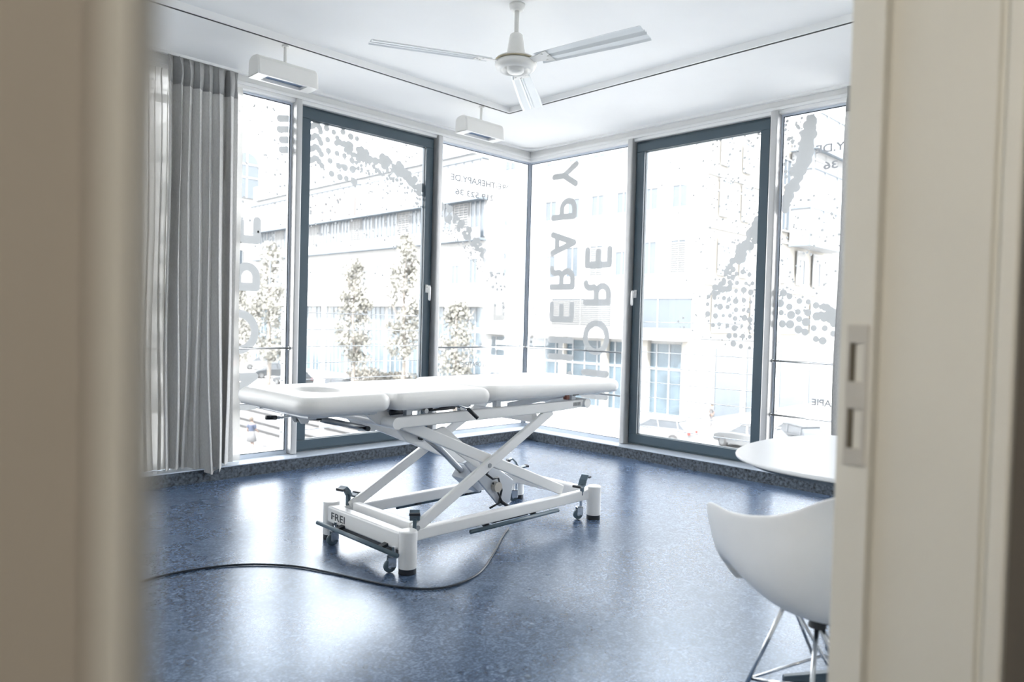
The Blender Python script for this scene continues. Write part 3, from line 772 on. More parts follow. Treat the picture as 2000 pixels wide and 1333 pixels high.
# scissor arms
A0, A1 = (-3.315, .668), (-2.185, .195)     # upper left to lower right
B0, B1 = (-3.262, .172), (-2.330, .668)     # lower left to upper right
for y, s in ((-2.470, 1), (-1.930, -1)):
    mb = MB(); mb.bar((B0[0], y, B0[1]), (B1[0], y, B1[1]), .026, .052); b_ = mb.build('scissor_arm', M['white'], bench, bevel=.006, seg=3)
    mb = MB(); yy = y-.014*s
    for px_, pz in ((-2.80,.418),(-3.25,.18)): mb.lathe([(.001,-.0025),(.012,-.0025),(.012,.0025),(.001,.0025)], (px_, y-s*.0145, pz), 18, 'y')
    build_each(mb, 'pivot_bolt', M['steel'], b_)
    mb = MB(); y2 = y+s*.034; mb.bar((A0[0], y2, A0[1]), (A1[0], y2, A1[1]), .028, .056); mb.build('scissor_arm', M['white'], bench, bevel=.006, seg=3)
for nm, p in (('cross_beam', (-3.245,.176)), ('cross_beam', (-2.225,.212)), ('cross_beam', (-2.43,.628))):
    mb = MB(); mb.bar((p[0], -2.442, p[1]), (p[0], -1.955, p[1]), .04, .045); mb.build(nm, M['white'], bench, bevel=.005, seg=2)
# lift actuator between the arms
mb = MB(); mb.bar((-2.93,-2.17,.52), (-2.72,-2.17,.33), .05, .022); mb.bar((-2.72,-2.17,.33), (-2.60,-2.17,.235), .11, .085); mb.build('actuator_motor', M['greyw'], bench, bevel=.008, seg=2)
mb = MB(); mb.tube([(-3.05,-2.17,.60),(-2.80,-2.17,.405),(-2.70,-2.17,.31)], .015, n=14); mb.build('actuator_rod', M['steel'], bench, smooth=True)
mb = MB(); mb.prism([(-2.80,.40),(-2.70,.435),(-2.43,.26),(-2.45,.14),(-2.53,.125)], -2.29, -2.27, 'y'); mb.build('motor_plate', M['greyw'], bench, bevel=.002, seg=1)
mb = MB(); mb.prism([(-3.10,.60),(-3.0,.62),(-2.78,.455),(-2.73,.36),(-2.80,.40)], -2.36, -2.345, 'y'); mb.build('motor_plate', M['white'], bench, bevel=.002, seg=1)
mb = MB(); mb.tube([(-2.66,-2.30,.33),(-2.63,-2.33,.30),(-2.58,-2.32,.30),(-2.53,-2.30,.22),(-2.55,-2.30,.15),(-2.60,-2.28,.125)], .006, n=8)
mb.tube([(-2.68,-2.30,.36),(-2.655,-2.315,.335)], .012, n=10); mb.tube([(-2.60,-2.30,.27),(-2.56,-2.31,.20),(-2.53,-2.31,.15)], .005, n=8)
mb.tube([(-2.54,-2.30,.16),(-2.50,-2.32,.13)], .010, n=10); mb.build('motor_wiring', M['black'], bench, smooth=True)
mb = MB(); mb.lathe([(.001,-.015),(.028,-.015),(.028,.015),(.001,.015)], (-2.575,-2.305,.245), 20, 'y'); mb.build('motor_gear', M['satin'], bench)
# upper frame
for y in (-2.470, -1.930):
    mb = MB(); mb.prism([(-3.39,.708),(-2.06,.714),(-2.06,.672),(-2.35,.660),(-3.39,.655)], y-.02, y+.02, 'y'); mb.build('top_rail', M['white'], bench, bevel=.007, seg=3)
for x in (-3.392, -2.055):
    z = .682 if x < -3 else .694
    mb = MB(); mb.tube([(x, -2.50, z), (x, -1.90, z)], .026, n=24); ct = mb.build('cross_tube', M['white'], bench, smooth=False)
    for y in (-2.5035, -1.8965):
        mb = MB(); mb.tube([(x, y-.003, z), (x, y+.003, z)], .0275, n=24); mb.build('end_cap', M['white'], ct)
mb = MB(); mb.box(-2.145, -2.115, -2.4912, -2.490, .683, .701); mb.box(-2.165, -2.100, -2.4910, -2.4905, .681, .703); l = mb.build('type_plate', M['label'], bench); l['label'] = 'small grey type plate'
# cushion carriers
for x0, x1, z in ((-3.80,-3.46,.742),(-3.38,-2.90,.739),(-2.80,-1.86,.749)):
    mb = MB()
    for y in (-2.42, -1.98): mb.box(x0, x1, y-.022, y+.022, z-.016, z)
    for x in (x0+.01, x1-.04): mb.box(x, x+.03, -2.44, -1.96, z-.020, z)
    mb.build('cushion_carrier', M['greyw'], bench, bevel=.002, seg=1)
for x in (-3.29, -2.96, -2.72, -2.12):
    for y in (-2.44, -1.96):
        mb = MB(); mb.box(x-.018, x+.018, y-.015, y+.015, .70, .745); mb.build('bracket', M['greyw'], bench, bevel=.002, seg=1)
mb = MB()
for x in (-3.20, -2.98): mb.tube([(x, -2.466, .722), (x, -2.45, .722)], .012, n=14)
build_each(mb, 'hinge_bolt', M['steel'], bench)
mb = MB(); mb.tube([(-3.39,-2.44,.725),(-3.33,-2.45,.728)], .013, n=12); mb.tube([(-3.20,-2.44,.725),(-3.12,-2.45,.724),(-3.02,-2.455,.726)], .008, n=10); build_each(mb, 'hinge_cover', M['black'], bench, smooth=True)
# sloping support plate and leg rest stay
for y in (-2.40, -1.99):
    mb = MB(); mb.prism([(-3.52,.735),(-3.38,.742),(-3.25,.70),(-3.13,.60),(-3.165,.565),(-3.26,.572),(-3.33,.64),(-3.44,.675)], y-.006, y+.006, 'y'); mb.build('hinge_plate', M['white'], bench, bevel=.003, seg=2)
    mb = MB(); mb.bar((-2.60, y, .705), (-2.10, y, .742), .012, .03); mb.build('support_stay', M['greyw'], bench, bevel=.002, seg=1)
mb = MB(); mb.tube([(-3.70,-2.20,.690),(-3.59,-2.20,.682)], .005, n=10); gs = mb.build('gas_spring_rod', M['black'], bench, smooth=True)
mb = MB(); mb.tube([(-3.60,-2.20,.683),(-3.37,-2.20,.625)], .014, n=18); g2 = mb.build('gas_spring', M['steel'], bench, smooth=True)
mb = MB(); mb.tube([(-3.70,-2.22,.690),(-3.70,-2.18,.690)], .012, n=14); mb.tube([(-3.36,-2.225,.622),(-3.36,-2.175,.622)], .012, n=14); mb.tube([(-3.19,-2.42,.588),(-3.19,-2.38,.588)], .012, n=14); build_each(mb, 'joint_bolt', M['black'], bench)
mb = MB(); mb.prism([(-3.755,.735),(-3.66,.735),(-3.685,.675),(-3.715,.675)], -2.235, -2.225, 'y'); mb.prism([(-3.755,.735),(-3.66,.735),(-3.685,.675),(-3.715,.675)], -2.175, -2.165, 'y'); build_each(mb, 'spring_bracket', M['white'], bench)
def lever(pts, grip, name='release_lever'):
    mb = MB(); mb.tube(pts, .0055, n=10); l = mb.build(name, M['chrome'], bench, smooth=True)
    mb = MB(); mb.tube(grip, .0095, n=12); mb.build('grip', M['black'], l, smooth=True)
lever([(-3.60,-2.12,.728),(-3.70,-2.13,.702),(-3.76,-2.14,.696),(-3.795,-2.145,.699)], [(-3.792,-2.145,.699),(-3.842,-2.152,.704)])
lever([(-3.16,-2.46,.732),(-3.10,-2.475,.745),(-3.03,-2.50,.742),(-2.995,-2.525,.726)], [(-2.995,-2.525,.726),(-2.955,-2.555,.680)])
mb = MB(); mb.box(-2.185, -2.155, -2.455, -2.43, .716, .742); mb.build('stop_block', M['brown'], bench, bevel=.003)
lever([(-2.16,-2.43,.735),(-2.13,-2.45,.745)], [(-2.13,-2.45,.745),(-2.08,-2.455,.747)])
# foot switch bars
def foot_bar(a, b, br, outward):
    mb = MB(); mb.tube([a, b], .011, n=14); f = mb.build('foot_bar', M['slatebar'], bench, smooth=True)
    for p in br:
        mb = MB(); mb.bar(p, (p[0]+outward[0], p[1]+outward[1], .113), .03, .014); mb.build('bar_bracket', M['black'], f)
    return f
foot_bar((-2.925,-2.490,.102), (-2.270,-2.490,.103), [(-2.80,-2.49,.102),(-2.45,-2.49,.102)], (0,.035))
foot_bar((-3.408,-1.855,.098), (-3.408,-2.545,.098), [(-3.408,-2.03,.098),(-3.408,-2.40,.098)], (.06,0))
foot_bar((-2.30,-1.875,.102), (-2.93,-1.875,.102), [(-2.42,-1.875,.102),(-2.80,-1.875,.102)], (0,-.035))
mb = MB(); mb.bar((-2.76,-2.452,.113),(-2.49,-2.452,.113), .03, .008); mb.build('switch_rail', M['black'], bench)
mb = MB(); mb.box(-3.350, -3.322, -2.48, -1.90, .066, .098); mb.build('switch_rail', M['black'], bench)  # enlarged black box stands in for the dark recess under the end beam
# castors
for cx_, cy_, rz in ((-3.395,-2.470,-.35),(-3.385,-1.960,-.2),(-2.035,-2.440,-.45),(-2.035,-1.900,-.7)):
    r_ = .029; T = Matrix.Translation((cx_, cy_, 0)) @ Matrix.Rotation(rz, 4, 'Z')
    mb = MB(); mb.tube([(.018,0,.118),(.018,0,.072)], .009, n=12)
    mb.box(-.010,.028,-.016,-.012,.026,.076); mb.box(-.010,.028,.012,.016,.026,.076); mb.box(-.010,.028,-.016,.016,.070,.076); mb.xform(T)
    c = mb.build('castor', M['chrome'], bench, bevel=.002, seg=1)
    mb = MB(); mb.lathe([(.001,-.010),(.020,-.010),(r_-.001,-.008),(r_,0),(r_-.001,.008),(.020,.010),(.001,.010)], (0,0,r_+.001), 26, 'y'); mb.xform(T); mb.build('wheel', M['slatebar'], c, smooth=True)
    mb = MB(); mb.lathe([(.001,-.0125),(.009,-.0125),(.009,.0125),(.001,.0125)], (0,0,r_+.001), 16, 'y'); mb.xform(T); mb.build('hub', M['chrome'], c)
# bent brake pedals by the feet
def pedal(p, rz, flip=1):
    T = Matrix.Translation(p) @ Matrix.Rotation(rz, 4, 'Z') @ Matrix.Diagonal((1.1, 1.25, 1., 1.))
    mb = MB(); pr = [(-.052*flip,.100),(-.030*flip,.112),(-.010*flip,.090),(.004*flip,.060),(.028*flip,.052),(.060*flip,.062)]
    th = .010; rings = []
    for i, (u, z) in enumerate(pr):
        a = pr[max(i-1,0)]; b = pr[min(i+1,len(pr)-1)]; d = Vector((b[0]-a[0], b[1]-a[1])).normalized(); nn = Vector((-d.y, d.x))*th/2
        rings.append([(u-nn.x,-.019,z-nn.y),(u-nn.x,.019,z-nn.y),(u+nn.x,.019,z+nn.y),(u+nn.x,-.019,z+nn.y)])
    mb.ring_loft(rings); mb.bar((0,0,0),(0,0,.068), .014, .020, up=(1,0,0)); mb.xform(T)
    pd = mb.build('brake_pedal', M['slatebar'], bench, bevel=.002, seg=1)
    mb = MB()
    for (u, z) in (pr[0], pr[-1]): mb.box(u-.009, u+.009, -.020, .020, z-.006, z+.007)
    mb.xform(T); build_each(mb, 'pedal_pad', M['black'], pd, bevel=.002, seg=1)
pedal((-3.262,-1.905,.165), .25, 1); pedal((-3.275,-2.492,.165), .9, 1)
pedal((-2.045,-2.475,.150), .2, -1); pedal((-2.015,-1.905,.165), 2.6, -1)

# power cable on the floor
cpts = [(-4.60,-2.06),(-4.345,-1.929),(-4.231,-1.885),(-4.123,-1.878),(-3.997,-1.899),(-3.877,-1.947),(-3.769,-2.03),(-3.677,-2.144),(-3.609,-2.299),(-3.552,-2.459),(-3.506,-2.588),(-3.448,-2.693),(-3.369,-2.769),(-3.243,-2.789),(-3.075,-2.737),(-2.849,-2.583),(-2.62,-2.41),(-2.50,-2.33)]
def spline(P, n=8):
    out = []
    for i in range(len(P)-1):
        a = Vector(P[max(i-1,0)]); b = Vector(P[i]); c = Vector(P[i+1]); d = Vector(P[min(i+2,len(P)-1)])
        for k in range(n):
            t = k/n; out.append(.5*((2*b)+(c-a)*t+(2*a-5*b+4*c-d)*t*t+(3*b-a-3*c+d)*t**3))
    out.append(Vector(P[-1])); return out
mb = MB(); mb.tube(spline([(x, y, .0055) for x, y in cpts]), .005, n=8)
tag(mb.build('power_cable', M['cable'], smooth=True), 'black power cable curving across the blue floor to the bench', 'cable')

# ---------------------------------------------------------------- table and chair at the right
TX, TY = -2.82, -4.315
tb = thing('side_table', 'small round white table by the right windows behind the shell chair', 'table', (TX, TY, 0))
mb = MB(); mb.lathe([(.01,.745),(.492,.745),(.5,.741),(.499,.735),(.47,.729),(.01,.729)], (0,0,0), 72)
for v in mb.bm.verts:   # gently squared round top
    a = math.atan2(v.co.y, v.co.x); k = 1/((abs(math.cos(a))**2.3+abs(math.sin(a))**2.3)**(1/2.3)); v.co.x *= k*.95; v.co.y *= k*.77
mb.xform(Matrix.Translation((TX, TY, 0))); mb.build('tabletop', M['tabletop'], tb, smooth=True, bevel=.002)
mb = MB(); mb.lathe([(.01,.729),(.455,.729),(.45,.716),(.01,.716)], (0,0,0), 72)
for v in mb.bm.verts:
    a = math.atan2(v.co.y, v.co.x); k = 1/((abs(math.cos(a))**2.3+abs(math.sin(a))**2.3)**(1/2.3)); v.co.x *= k*.95; v.co.y *= k*.77
mb.xform(Matrix.Translation((TX, TY, 0))); mb.build('underframe', M['tableedge'], tb)
mb = MB(); mb.tube([(TX,TY,.716),(TX,TY,.03)], .028, n=24); mb.build('column', M['slatebar'], tb, smooth=True)
for k in range(4):
    a = PI/4+k*PI/2; mb = MB(); rings = []
    for f, h, w in ((0,.045,.022),(.5,.028,.018),(1,.014,.013)):
        c = Vector((TX+math.cos(a)*(.02+.24*f), TY+math.sin(a)*(.02+.24*f), .001)); s_ = Vector((-math.sin(a), math.cos(a), 0))*w
        rings.append([c-s_, c+s_, c+s_*.7+Vector((0,0,h)), c-s_*.7+Vector((0,0,h))])
    mb.ring_loft(rings); mb.build('foot', M['slatebar'], tb, bevel=.002, seg=1)

CH = (-3.347, -4.447, 0.); CR = math.radians(47)
ch = thing('shell_chair', 'white moulded shell armchair on a chrome wire base beside the round table', 'chair', CH, CR)
TC = Matrix.Translation(CH) @ Matrix.Rotation(CR, 4, 'Z')
# local x = forward, y = left
mid = [(.245,.405),(.255,.425),(.235,.447),(.17,.444),(.08,.434),(0,.425),(-.08,.422),(-.15,.432),(-.20,.465),(-.235,.53),(-.26,.62),(-.285,.71),(-.305,.79),(-.315,.805)]
rim = [(.232,.215,.418),(.238,.245,.452),(.232,.275,.50),(.222,.300,.585),(.200,.315,.645),(.13,.322,.672),(.04,.318,.672),(-.05,.308,.682),(-.13,.295,.700),(-.19,.275,.716),(-.235,.250,.735),(-.268,.225,.765),(-.295,.180,.790),(-.313,.10,.803)]
N = 14
def shell(p, q, off):
    mx_, mz = mid[p]; rx, ry, rz_ = rim[p]; t = q/N; s = 1 if t >= 0 else -1; t = abs(t)
    e = 2.6-1.1*max(0, (p-8)/5) if p > 1 else 1.6
    y = ry*math.sin(t*PI/2)**.85*s if p < 11 else ry*t*s
    z = mz+(rz_-mz)*t**e; x = mx_+(rx-mx_)*t**1.6
    if 3 < p < 11 and t > .9: y += s*.010*(t-.9)/.1
    return Vector((x, y, z))
mb = MB(); rings = [[TC @ shell(p, q, 0) for q in range(-N, N+1)] for p in range(len(mid))]
mb.ring_loft(rings, cap=False, close=False)
sh = mb.build('seat_shell', M['shell'], ch, smooth=True)
q = sh.modifiers.new('solid', 'SOLIDIFY'); q.thickness = .007; q.offset = 0
q = sh.modifiers.new('sub', 'SUBSURF'); q.levels = 2; q.render_levels = 2
def rod(pts, r=.0045, name='wire_strut', m='chrome', parent=None):
    mb = MB(); mb.tube([TC @ Vector(p) for p in pts], r, n=8); return mb.build(name, M[m], parent or ch, smooth=True)
top = {}
for sx in (1, -1):
    for sy in (1, -1):
        tp = (sx*.085-.02, sy*.13, .428); ft = (sx*.235-.02, sy*.225, .012)
        l = rod([tp, ft], .0062, 'leg', 'chrome')
        mb = MB(); mb.lathe([(.001,0),(.012,0),(.012,.012),(.001,.012)], tuple(TC @ Vector((ft[0], ft[1], .001))), 14); mb.build('glide', M['black'], l)
        mb = MB(); mb.lathe([(.001,0),(.022,0),(.018,.018),(.001,.018)], tuple(TC @ Vector((tp[0], tp[1], .418))), 16); mb.build('shock_mount', M['black'], ch)
        rod([(sx*.03-.02, 0, .20), (sx*.085-.02, sy*.13, .425)]); rod([(sx*.145-.02, sy*.03, .24), (sx*.09-.02, sy*.125, .425)])
        rod([(sx*.03-.02, sy*.02, .20), (sx*.19-.02, sy*.19, .15)])
for sx in (1, -1): rod([(sx*.085-.02,-.13,.425),(sx*.085-.02,.13,.425)]); rod([(sx*.19-.02,-.19,.15),(sx*.145-.02,0,.24),(sx*.19-.02,.19,.15)])
for sy in (1, -1): rod([(-.105,sy*.13,.425),(.065,sy*.13,.425)]); rod([(-.21,sy*.19,.15),(-.02,sy*.05,.20),(.17,sy*.19,.15)])

# ================================================================= OUTDOORS
G = -5.9
mb = MB(); mb.box(-30, 120, 1.0, 190, G-.3, G); mb.box(1.5, 120, -60, 1.0, G-.3, G); struct(mb.build('ground', M['asphalt']), 'pale street and pavement seen from above', 'ground')
mb = MB(); mb.box(12.5, 20.9, 3, 150, G, G+.02); tag(mb.build('gravel', M['gravel']), 'gravel bed of the tram tracks in the street', 'gravel', kind='stuff')
for x, lab in ((14.6,'tram rail nearest the windows'),(16.0,'second tram rail from the windows'),(18.3,'third tram rail from the windows'),(19.7,'tram rail farthest from the windows')):
    mb = MB(); mb.box(x-.06, x+.06, 3, 150, G+.02, G+.16); tag(mb.build('tram_rail', M['railm']), lab, 'rail')

def fwin(parent, plane, c, a0, a1, z0, z1, style='open', proto={}):
    """window as a part: frame and glass; plane 'x': facade x=c facing -x, plane 'y': y=c facing -y"""
    def B(mb, u0, u1, n0, n1, w0, w1):
        if plane == 'x': mb.box(c-n1, c-n0, u0, u1, w0, w1)
        else: mb.box(u0, u1, c-n1, c-n0, w0, w1)
    mb = MB(); f = .08
    B(mb, a0-f, a1+f, .0, .10, z1, z1+f*1.4); B(mb, a0-f, a1+f, 0, .16, z0-f, z0); B(mb, a0-f, a0, 0, .08, z0, z1); B(mb, a1, a1+f, 0, .08, z0, z1)
    if a1-a0 > 1.0: B(mb, (a0+a1)/2-.03, (a0+a1)/2+.03, 0, .06, z0, z1)
    fr = mb.build('window', M['bpanel'], parent)
    mb = MB(); B(mb, a0, a1, .005, .02, z0, z1); mb.build('pane', M['bglass'], fr)
    if style == 'louv':
        mb = MB(); n = int((z1-z0)/.16)
        for k in range(n): B(mb, a0-.02, a1+.02, .06, .12, z0+k*.16, z0+k*.16+.09)
        mb.build('louvre_blind', M['blouv'], fr)
    elif style == 'half':
        mb = MB(); B(mb, a0-.02, a1+.02, .05, .09, z1-(z1-z0)*.25, z1); mb.build('blind', M['blouv'], fr)
    return fr

XF = 42.
# long white building with shop front
b1 = thing('office_building', 'long white rendered building with square windows across the street', 'building', (XF, 34, G))
mb = MB(); mb.box(XF, XF+14, 23.32, 46, G, 24); mb.build('wall', M['bwhite'], b1)
R = random.Random(3)
k = 0
y = 24.2
while y < 45:
    for z0, z1, row in ((10.2,12.4,0),(5.2,7.7,1),(15.0,17.4,2)):
        fwin(b1, 'x', XF, y, y+1.25, z0, z1, ('half','louv','open')[(k+row) % 3] if row == 1 else 'half')
    y += 2.62; k += 1
for y0, y1 in ((23.5,29.5),(31,37.5),(39,45)):
    fwin(b1, 'x', XF, y0, y1, 1.0, 3.3, 'louv' if y0 > 25 else 'open')
for y0, y1 in ((23.6,27),(27.6,31),(31.6,35.6),(36.2,40.2),(40.8,45.2)):
    mb = MB(); mb.box(XF-.04, XF-.01, y0, y1, G+.3, -.2); s_ = mb.build('shop_window', M['bglassd'], b1)
    mb = MB()
    for q in range(3): yy = y0+(y1-y0)*(q+.5)/3; mb.box(XF-.10, XF-.04, yy-.05, yy+.05, G+.3, -.2)
    mb.box(XF-.10, XF-.04, y0, y1, -2.2, -2.05); mb.build('mullion', M['bpanel'], s_)
mb = MB(); mb.box(XF-1.6, XF, 23.4, 46, .1, .55); mb.build('canopy', M['bwhite'], b1)
for yy in (23.7, 27.3, 31.3, 35.9, 40.5): 
    mb = MB(); mb.box(XF-.5, XF-.1, yy-.28, yy+.28, G, .1); mb.build('pillar', M['bcream'], b1)
# glass and metal building
b2 = thing('office_building', 'long glass and metal clad building on the left with stepped balconies', 'building', (XF, 70, G))
mb = MB(); mb.box(XF, XF+14, 46, 96, G, 17.6); mb.build('wall', M['bwhite'], b2)
mb = MB(); mb.box(XF-.9, XF, 46.2, 95.5, 13.1, 16.8); mb.build('panel_band', M['bpanel'], b2)
mb = MB(); mb.box(XF-.55, XF, 46.2, 95.5, 17.6, 19.6); mb.build('roof_railing', M['bpanel'], b2)
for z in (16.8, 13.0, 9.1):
    mb = MB(); mb.box(XF-1.15, XF, 46.2, 95.5, z-.10, z+.12); mb.build('ledge', M['bline'], b2)  # ledges coloured dark to draw the thin shadow line along the facade
mb = MB()
for i in range(41): yy = 46.4+i*1.22; mb.box(XF-.96, XF-.90, yy-.035, yy+.035, 13.2, 16.7); mb.box(XF-.60, XF-.55, yy-.03, yy+.03, 17.6, 19.6)
mb.build('fins', M['bline'], b2)
mb = MB(); mb.box(XF-1.02, XF-.97, 68, 78, 13.2, 15.6); mb.build('pink_panel', M['bpink'], b2)
i = 0; yy = 46.5
while yy < 94:
    mb = MB(); mb.box(XF-.08, XF-.02, yy, yy+2.1, 9.4, 12.9); w_ = mb.build('window', M['bglass'], b2)
    mb = MB()
    for q in (0, .7, 1.4, 2.1): mb.box(XF-.16, XF-.08, yy+q-.04, yy+q+.04, 9.4, 12.9)
    mb.build('mullion', M['bpanel'], w_)
    if i % 4 == 1:
        mb = MB()
        for q in range(14): mb.box(XF-.22, XF-.17, yy, yy+2.1, 9.6+q*.24, 9.72+q*.24)
        mb.build('louvre_blind', M['blouv'], w_)
    yy += 2.4; i += 1
mb = MB(); mb.box(XF-1.0, XF-.96, 46.2, 95.5, 9.2, 10.2); mb.build('balustrade', M['bpanel'], b2)
yy = 47.5; k = 0
while yy < 94:
    fwin(b2, 'x', XF, yy, yy+1.1, 4.9, 7.3, ('open','half','louv')[k % 3]); yy += 2.7; k += 1
for q in range(12):
    y0 = 46.6+q*4.1
    mb = MB(); mb.box(XF-.04, XF-.01, y0, y0+3.5, G+.3, 2.5); s_ = mb.build('shop_window', M['bglassd'], b2)
    mb = MB(); 
    for e in (.9, 1.8, 2.7): mb.box(XF-.1, XF-.04, y0+e-.05, y0+e+.05, G+.3, 2.5)
    mb.box(XF-.1, XF-.04, y0, y0+3.5, -1.6, -1.4); mb.build('mullion', M['bpanel'], s_)
mb = MB(); mb.box(XF-1.2, XF, 46.2, 95.5, 2.6, 2.95); mb.build('canopy', M['bwhite'], b2)
# side street building
b3 = thing('corner_building', 'pale side street building with a glazed bay at the right', 'building', (50, 22.6, G))
mb = MB(); mb.box(XF+.02, 66, 22.6, 23.3, G, 17.2); mb.build('wall', M['bcream'], b3)
for z in (12.5, 8.6, 4.4, .3):
    mb = MB(); mb.box(XF-.1, 66.1, 22.4, 22.6, z-.06, z+.06); mb.build('ledge', M['bpanel'], b3)
for x0 in (43.6, 47.0, 50.4, 53.8, 57.2, 60.6):
    for z0, z1 in ((9.6,12.2),(5.2,8.0),(13.4,15.6)):
        if z0 > 9 and x0 > 54: continue
        fwin(b3, 'y', 22.4, x0, x0+1.5, z0, z1, 'half' if z0 < 9 else 'open')
for x0, x1 in ((43.0,47.2),(49,51.0),(52.5,59.0),(60.5,62.5)): fwin(b3, 'y', 22.4, x0, x1, .9, 3.9, 'open')
for x0, x1 in ((44,48),(49,54),(55,60),(61,65)):
    mb = MB(); mb.box(x0, x1, 22.52, 22.58, G+.3, -.4); mb.build('shop_window', M['bglass'], b3)
mb = MB(); mb.box(55.5, 63.5, 20.6, 22.4, 8.4, 19.8); bay = mb.build('bay', M['bpanel'], b3)
mb = MB()
for x in (55.45, 58.1, 60.8, 63.5): mb.box(x-.08, x+.08, 20.48, 20.60, 8.4, 19.8)
for z in (8.4, 11.6, 14.9, 15.6, 19.8): mb.box(55.4, 63.6, 20.46, 20.60, z-.07, z+.07)
for z in (8.4, 11.6, 14.9, 19.8): mb.box(55.38, 55.5, 20.5, 22.4, z-.07, z+.07)
mb.build('glazing_bar', M['bline'], bay)
mb = MB(); mb.box(55.0, 64.6, 20.0, 22.4, 16.4, 16.7); mb.build('ledge', M['bline'], b3)
mb = MB()
for q in range(10): mb.box(55.6, 63.4, 20.40, 20.46, 14.9+q*.15, 14.97+q*.15)
mb.build('louvre_blind', M['blouv'], bay)
b4 = thing('office_building', 'low pale building far behind at the right edge of the windows', 'building', (80, 26, G))
mb = MB(); mb.box(74, 96, 24, 40, G, 15.5); mb.build('wall', M['bwhite'], b4)
mb = MB(); mb.box(73.5, 96.5, 23.5, 40, 15.5, 17.2); mb.build('roof', M['bpanel'], b4)
for x0 in (75.5, 80.5, 85.5): 
    fwin(b4, 'y', 23.9, x0, x0+3.8, 10.2, 14.6, 'open'); fwin(b4, 'y', 23.9, x0, x0+3.8, 3.0, 6.6, 'open')
# church like building far left
b5 = thing('church_building', 'pale building with a tall arched window far behind the left pane', 'building', (42, 102, G))
mb = MB(); mb.box(34, 56, 102, 116, G, 30.); mb.build('wall', M['bwhite'], b5)
arch = [(-1.5,0),(1.5,0)]+[(1.5*math.cos(PI*k/12), 5+1.9*math.sin(PI*k/12)) for k in range(13)]
mb = MB(); mb.prism([(43.2+u*1.25, 19+v) for u, v in arch], 101.7, 101.95, 'y'); aw = mb.build('arched_window', M['bglass'], b5)
mb = MB(); mb.box(43.1, 43.3, 101.6, 101.7, 19, 25.8); mb.box(41.4, 45.0, 101.6, 101.7, 22.0, 22.2); mb.box(41.4, 45.0, 101.6, 101.7, 24.0, 24.2); mb.build('glazing_bar', M['bpanel'], aw)
for z in (8, 13): 
    for x0 in (41, 45.5): fwin(b5, 'y', 101.9, x0, x0+1.8, z, z+3, 'open')
b6 = thing('tiled_house', 'house with an orange tiled roof behind the glass building', 'house', (50, 98, G))
mb = MB(); mb.box(49.0, 55.5, 97, 101.8, G, 21.6); mb.build('wall', M['bcream'], b6)
mb = MB(); mb.prism([(48.4,21.6),(56.2,21.6),(54.5,23.2),(50.2,23.2)], 96.4, 101.8, 'y'); mb.build('roof', M['tile'], b6)
mb = MB(); mb.box(50.0, 52.5, 96.9, 97, 18.6, 20.8); mb.build('window', M['bglass'], b6)

# trees
def tree(x, y, top, rx, label, seed, n=4200):
    R = random.Random(seed); t = thing('street_tree', label, 'tree', (x, y, G)); h = top-G
    mb = MB(); pts = [(x, y, G), (x+.1, y, G+h*.3), (x-.05, y+.1, G+h*.6), (x+.05, y, G+h*.92)]
    mb.tube(pts, .2, n=8, radii=[.20,.15,.10,.03]); tr = mb.build('trunk', M['bark'], t, smooth=True)
    mb = MB()
    for k in range(9):
        a = R.uniform(0, 6.3); z = G+h*R.uniform(.3, .8); L = rx*R.uniform(.5, .9)
        mb.tube([(x, y, z), (x+math.cos(a)*L*.5, y+math.sin(a)*L*.5, z+.8), (x+math.cos(a)*L, y+math.sin(a)*L, z+1.9)], .05, n=5, radii=[.07,.04,.015])
    mb.build('branches', M['bark'], t, smooth=True)
    mb = MB(); bm = mb.bm; cl = []
    for k in range(80):
        f = R.random(); z = G+h*(.27+.72*f); w = rx*(1-.75*max(0, (f-.35)/.65)**1.3)*(.6+.4*min(1, f*4)); a = R.uniform(0, 6.3); rr = w*math.sqrt(R.random())*.85
        cl.append((x+rr*math.cos(a), y+rr*math.sin(a), z, R.uniform(.40, .75)))
    for k in range(n):
        c = R.choice(cl); d = Vector((R.gauss(0,1), R.gauss(0,1), R.gauss(0,1))).normalized()*c[3]*R.random()**.4
        p = Vector(c[:3])+d; a = Vector((R.gauss(0,1), R.gauss(0,1), R.gauss(0,1))).normalized(); b = a.orthogonal().normalized(); c2 = a.cross(b); s = R.uniform(.10, .19)
        vs = [bm.verts.new(p+q) for q in (b*s, c2*s*.55, -b*s, -c2*s*.55)]; bm.faces.new(vs)
    f_ = mb.build('foliage', M['leaf'], t)
    return t
tree(28.7, 48.4, 6.0, 1.9, 'loose leafy tree left of centre in the left casement window', 1)
tree(31.0, 44.3, 8.3, 2.0, 'tallest leafy street tree by the casement handle side', 2)
tree(22.6, 51.6, 7.0, 2.0, 'pale leafy tree behind the left pane with signal frames', 3)
tree(31.1, 37.6, 2.6, 1.7, 'low leafy tree behind the small web address lettering', 4, 2800)
tree(24.6, 62.0, 4.0, 2.0, 'bushy tree partly behind the grey curtain edge', 5, 2600)
# hedge: leaf mass nobody could count
mb = MB(); bm = mb.bm; R = random.Random(9)
for k in range(5200):
    y = R.uniform(41, 60); c = Vector((36.0+.018*(y-41)*10*.1, y, G+.95)); p = c+Vector((R.uniform(-1,1)*1.3, 0, R.uniform(-.95,1)*(.85+.2*math.sin(y))))
    a = Vector((R.gauss(0,1), R.gauss(0,1), R.gauss(0,1))).normalized(); b = a.orthogonal().normalized(); c2 = a.cross(b); s = R.uniform(.10, .18)
    bm.faces.new([bm.verts.new(p+q) for q in (b*s, c2*s*.6, -b*s, -c2*s*.6)])
tag(mb.build('hedge', M['hedge']), 'low pale leafy hedge along the pavement beside the parked cars', 'hedge', kind='stuff')

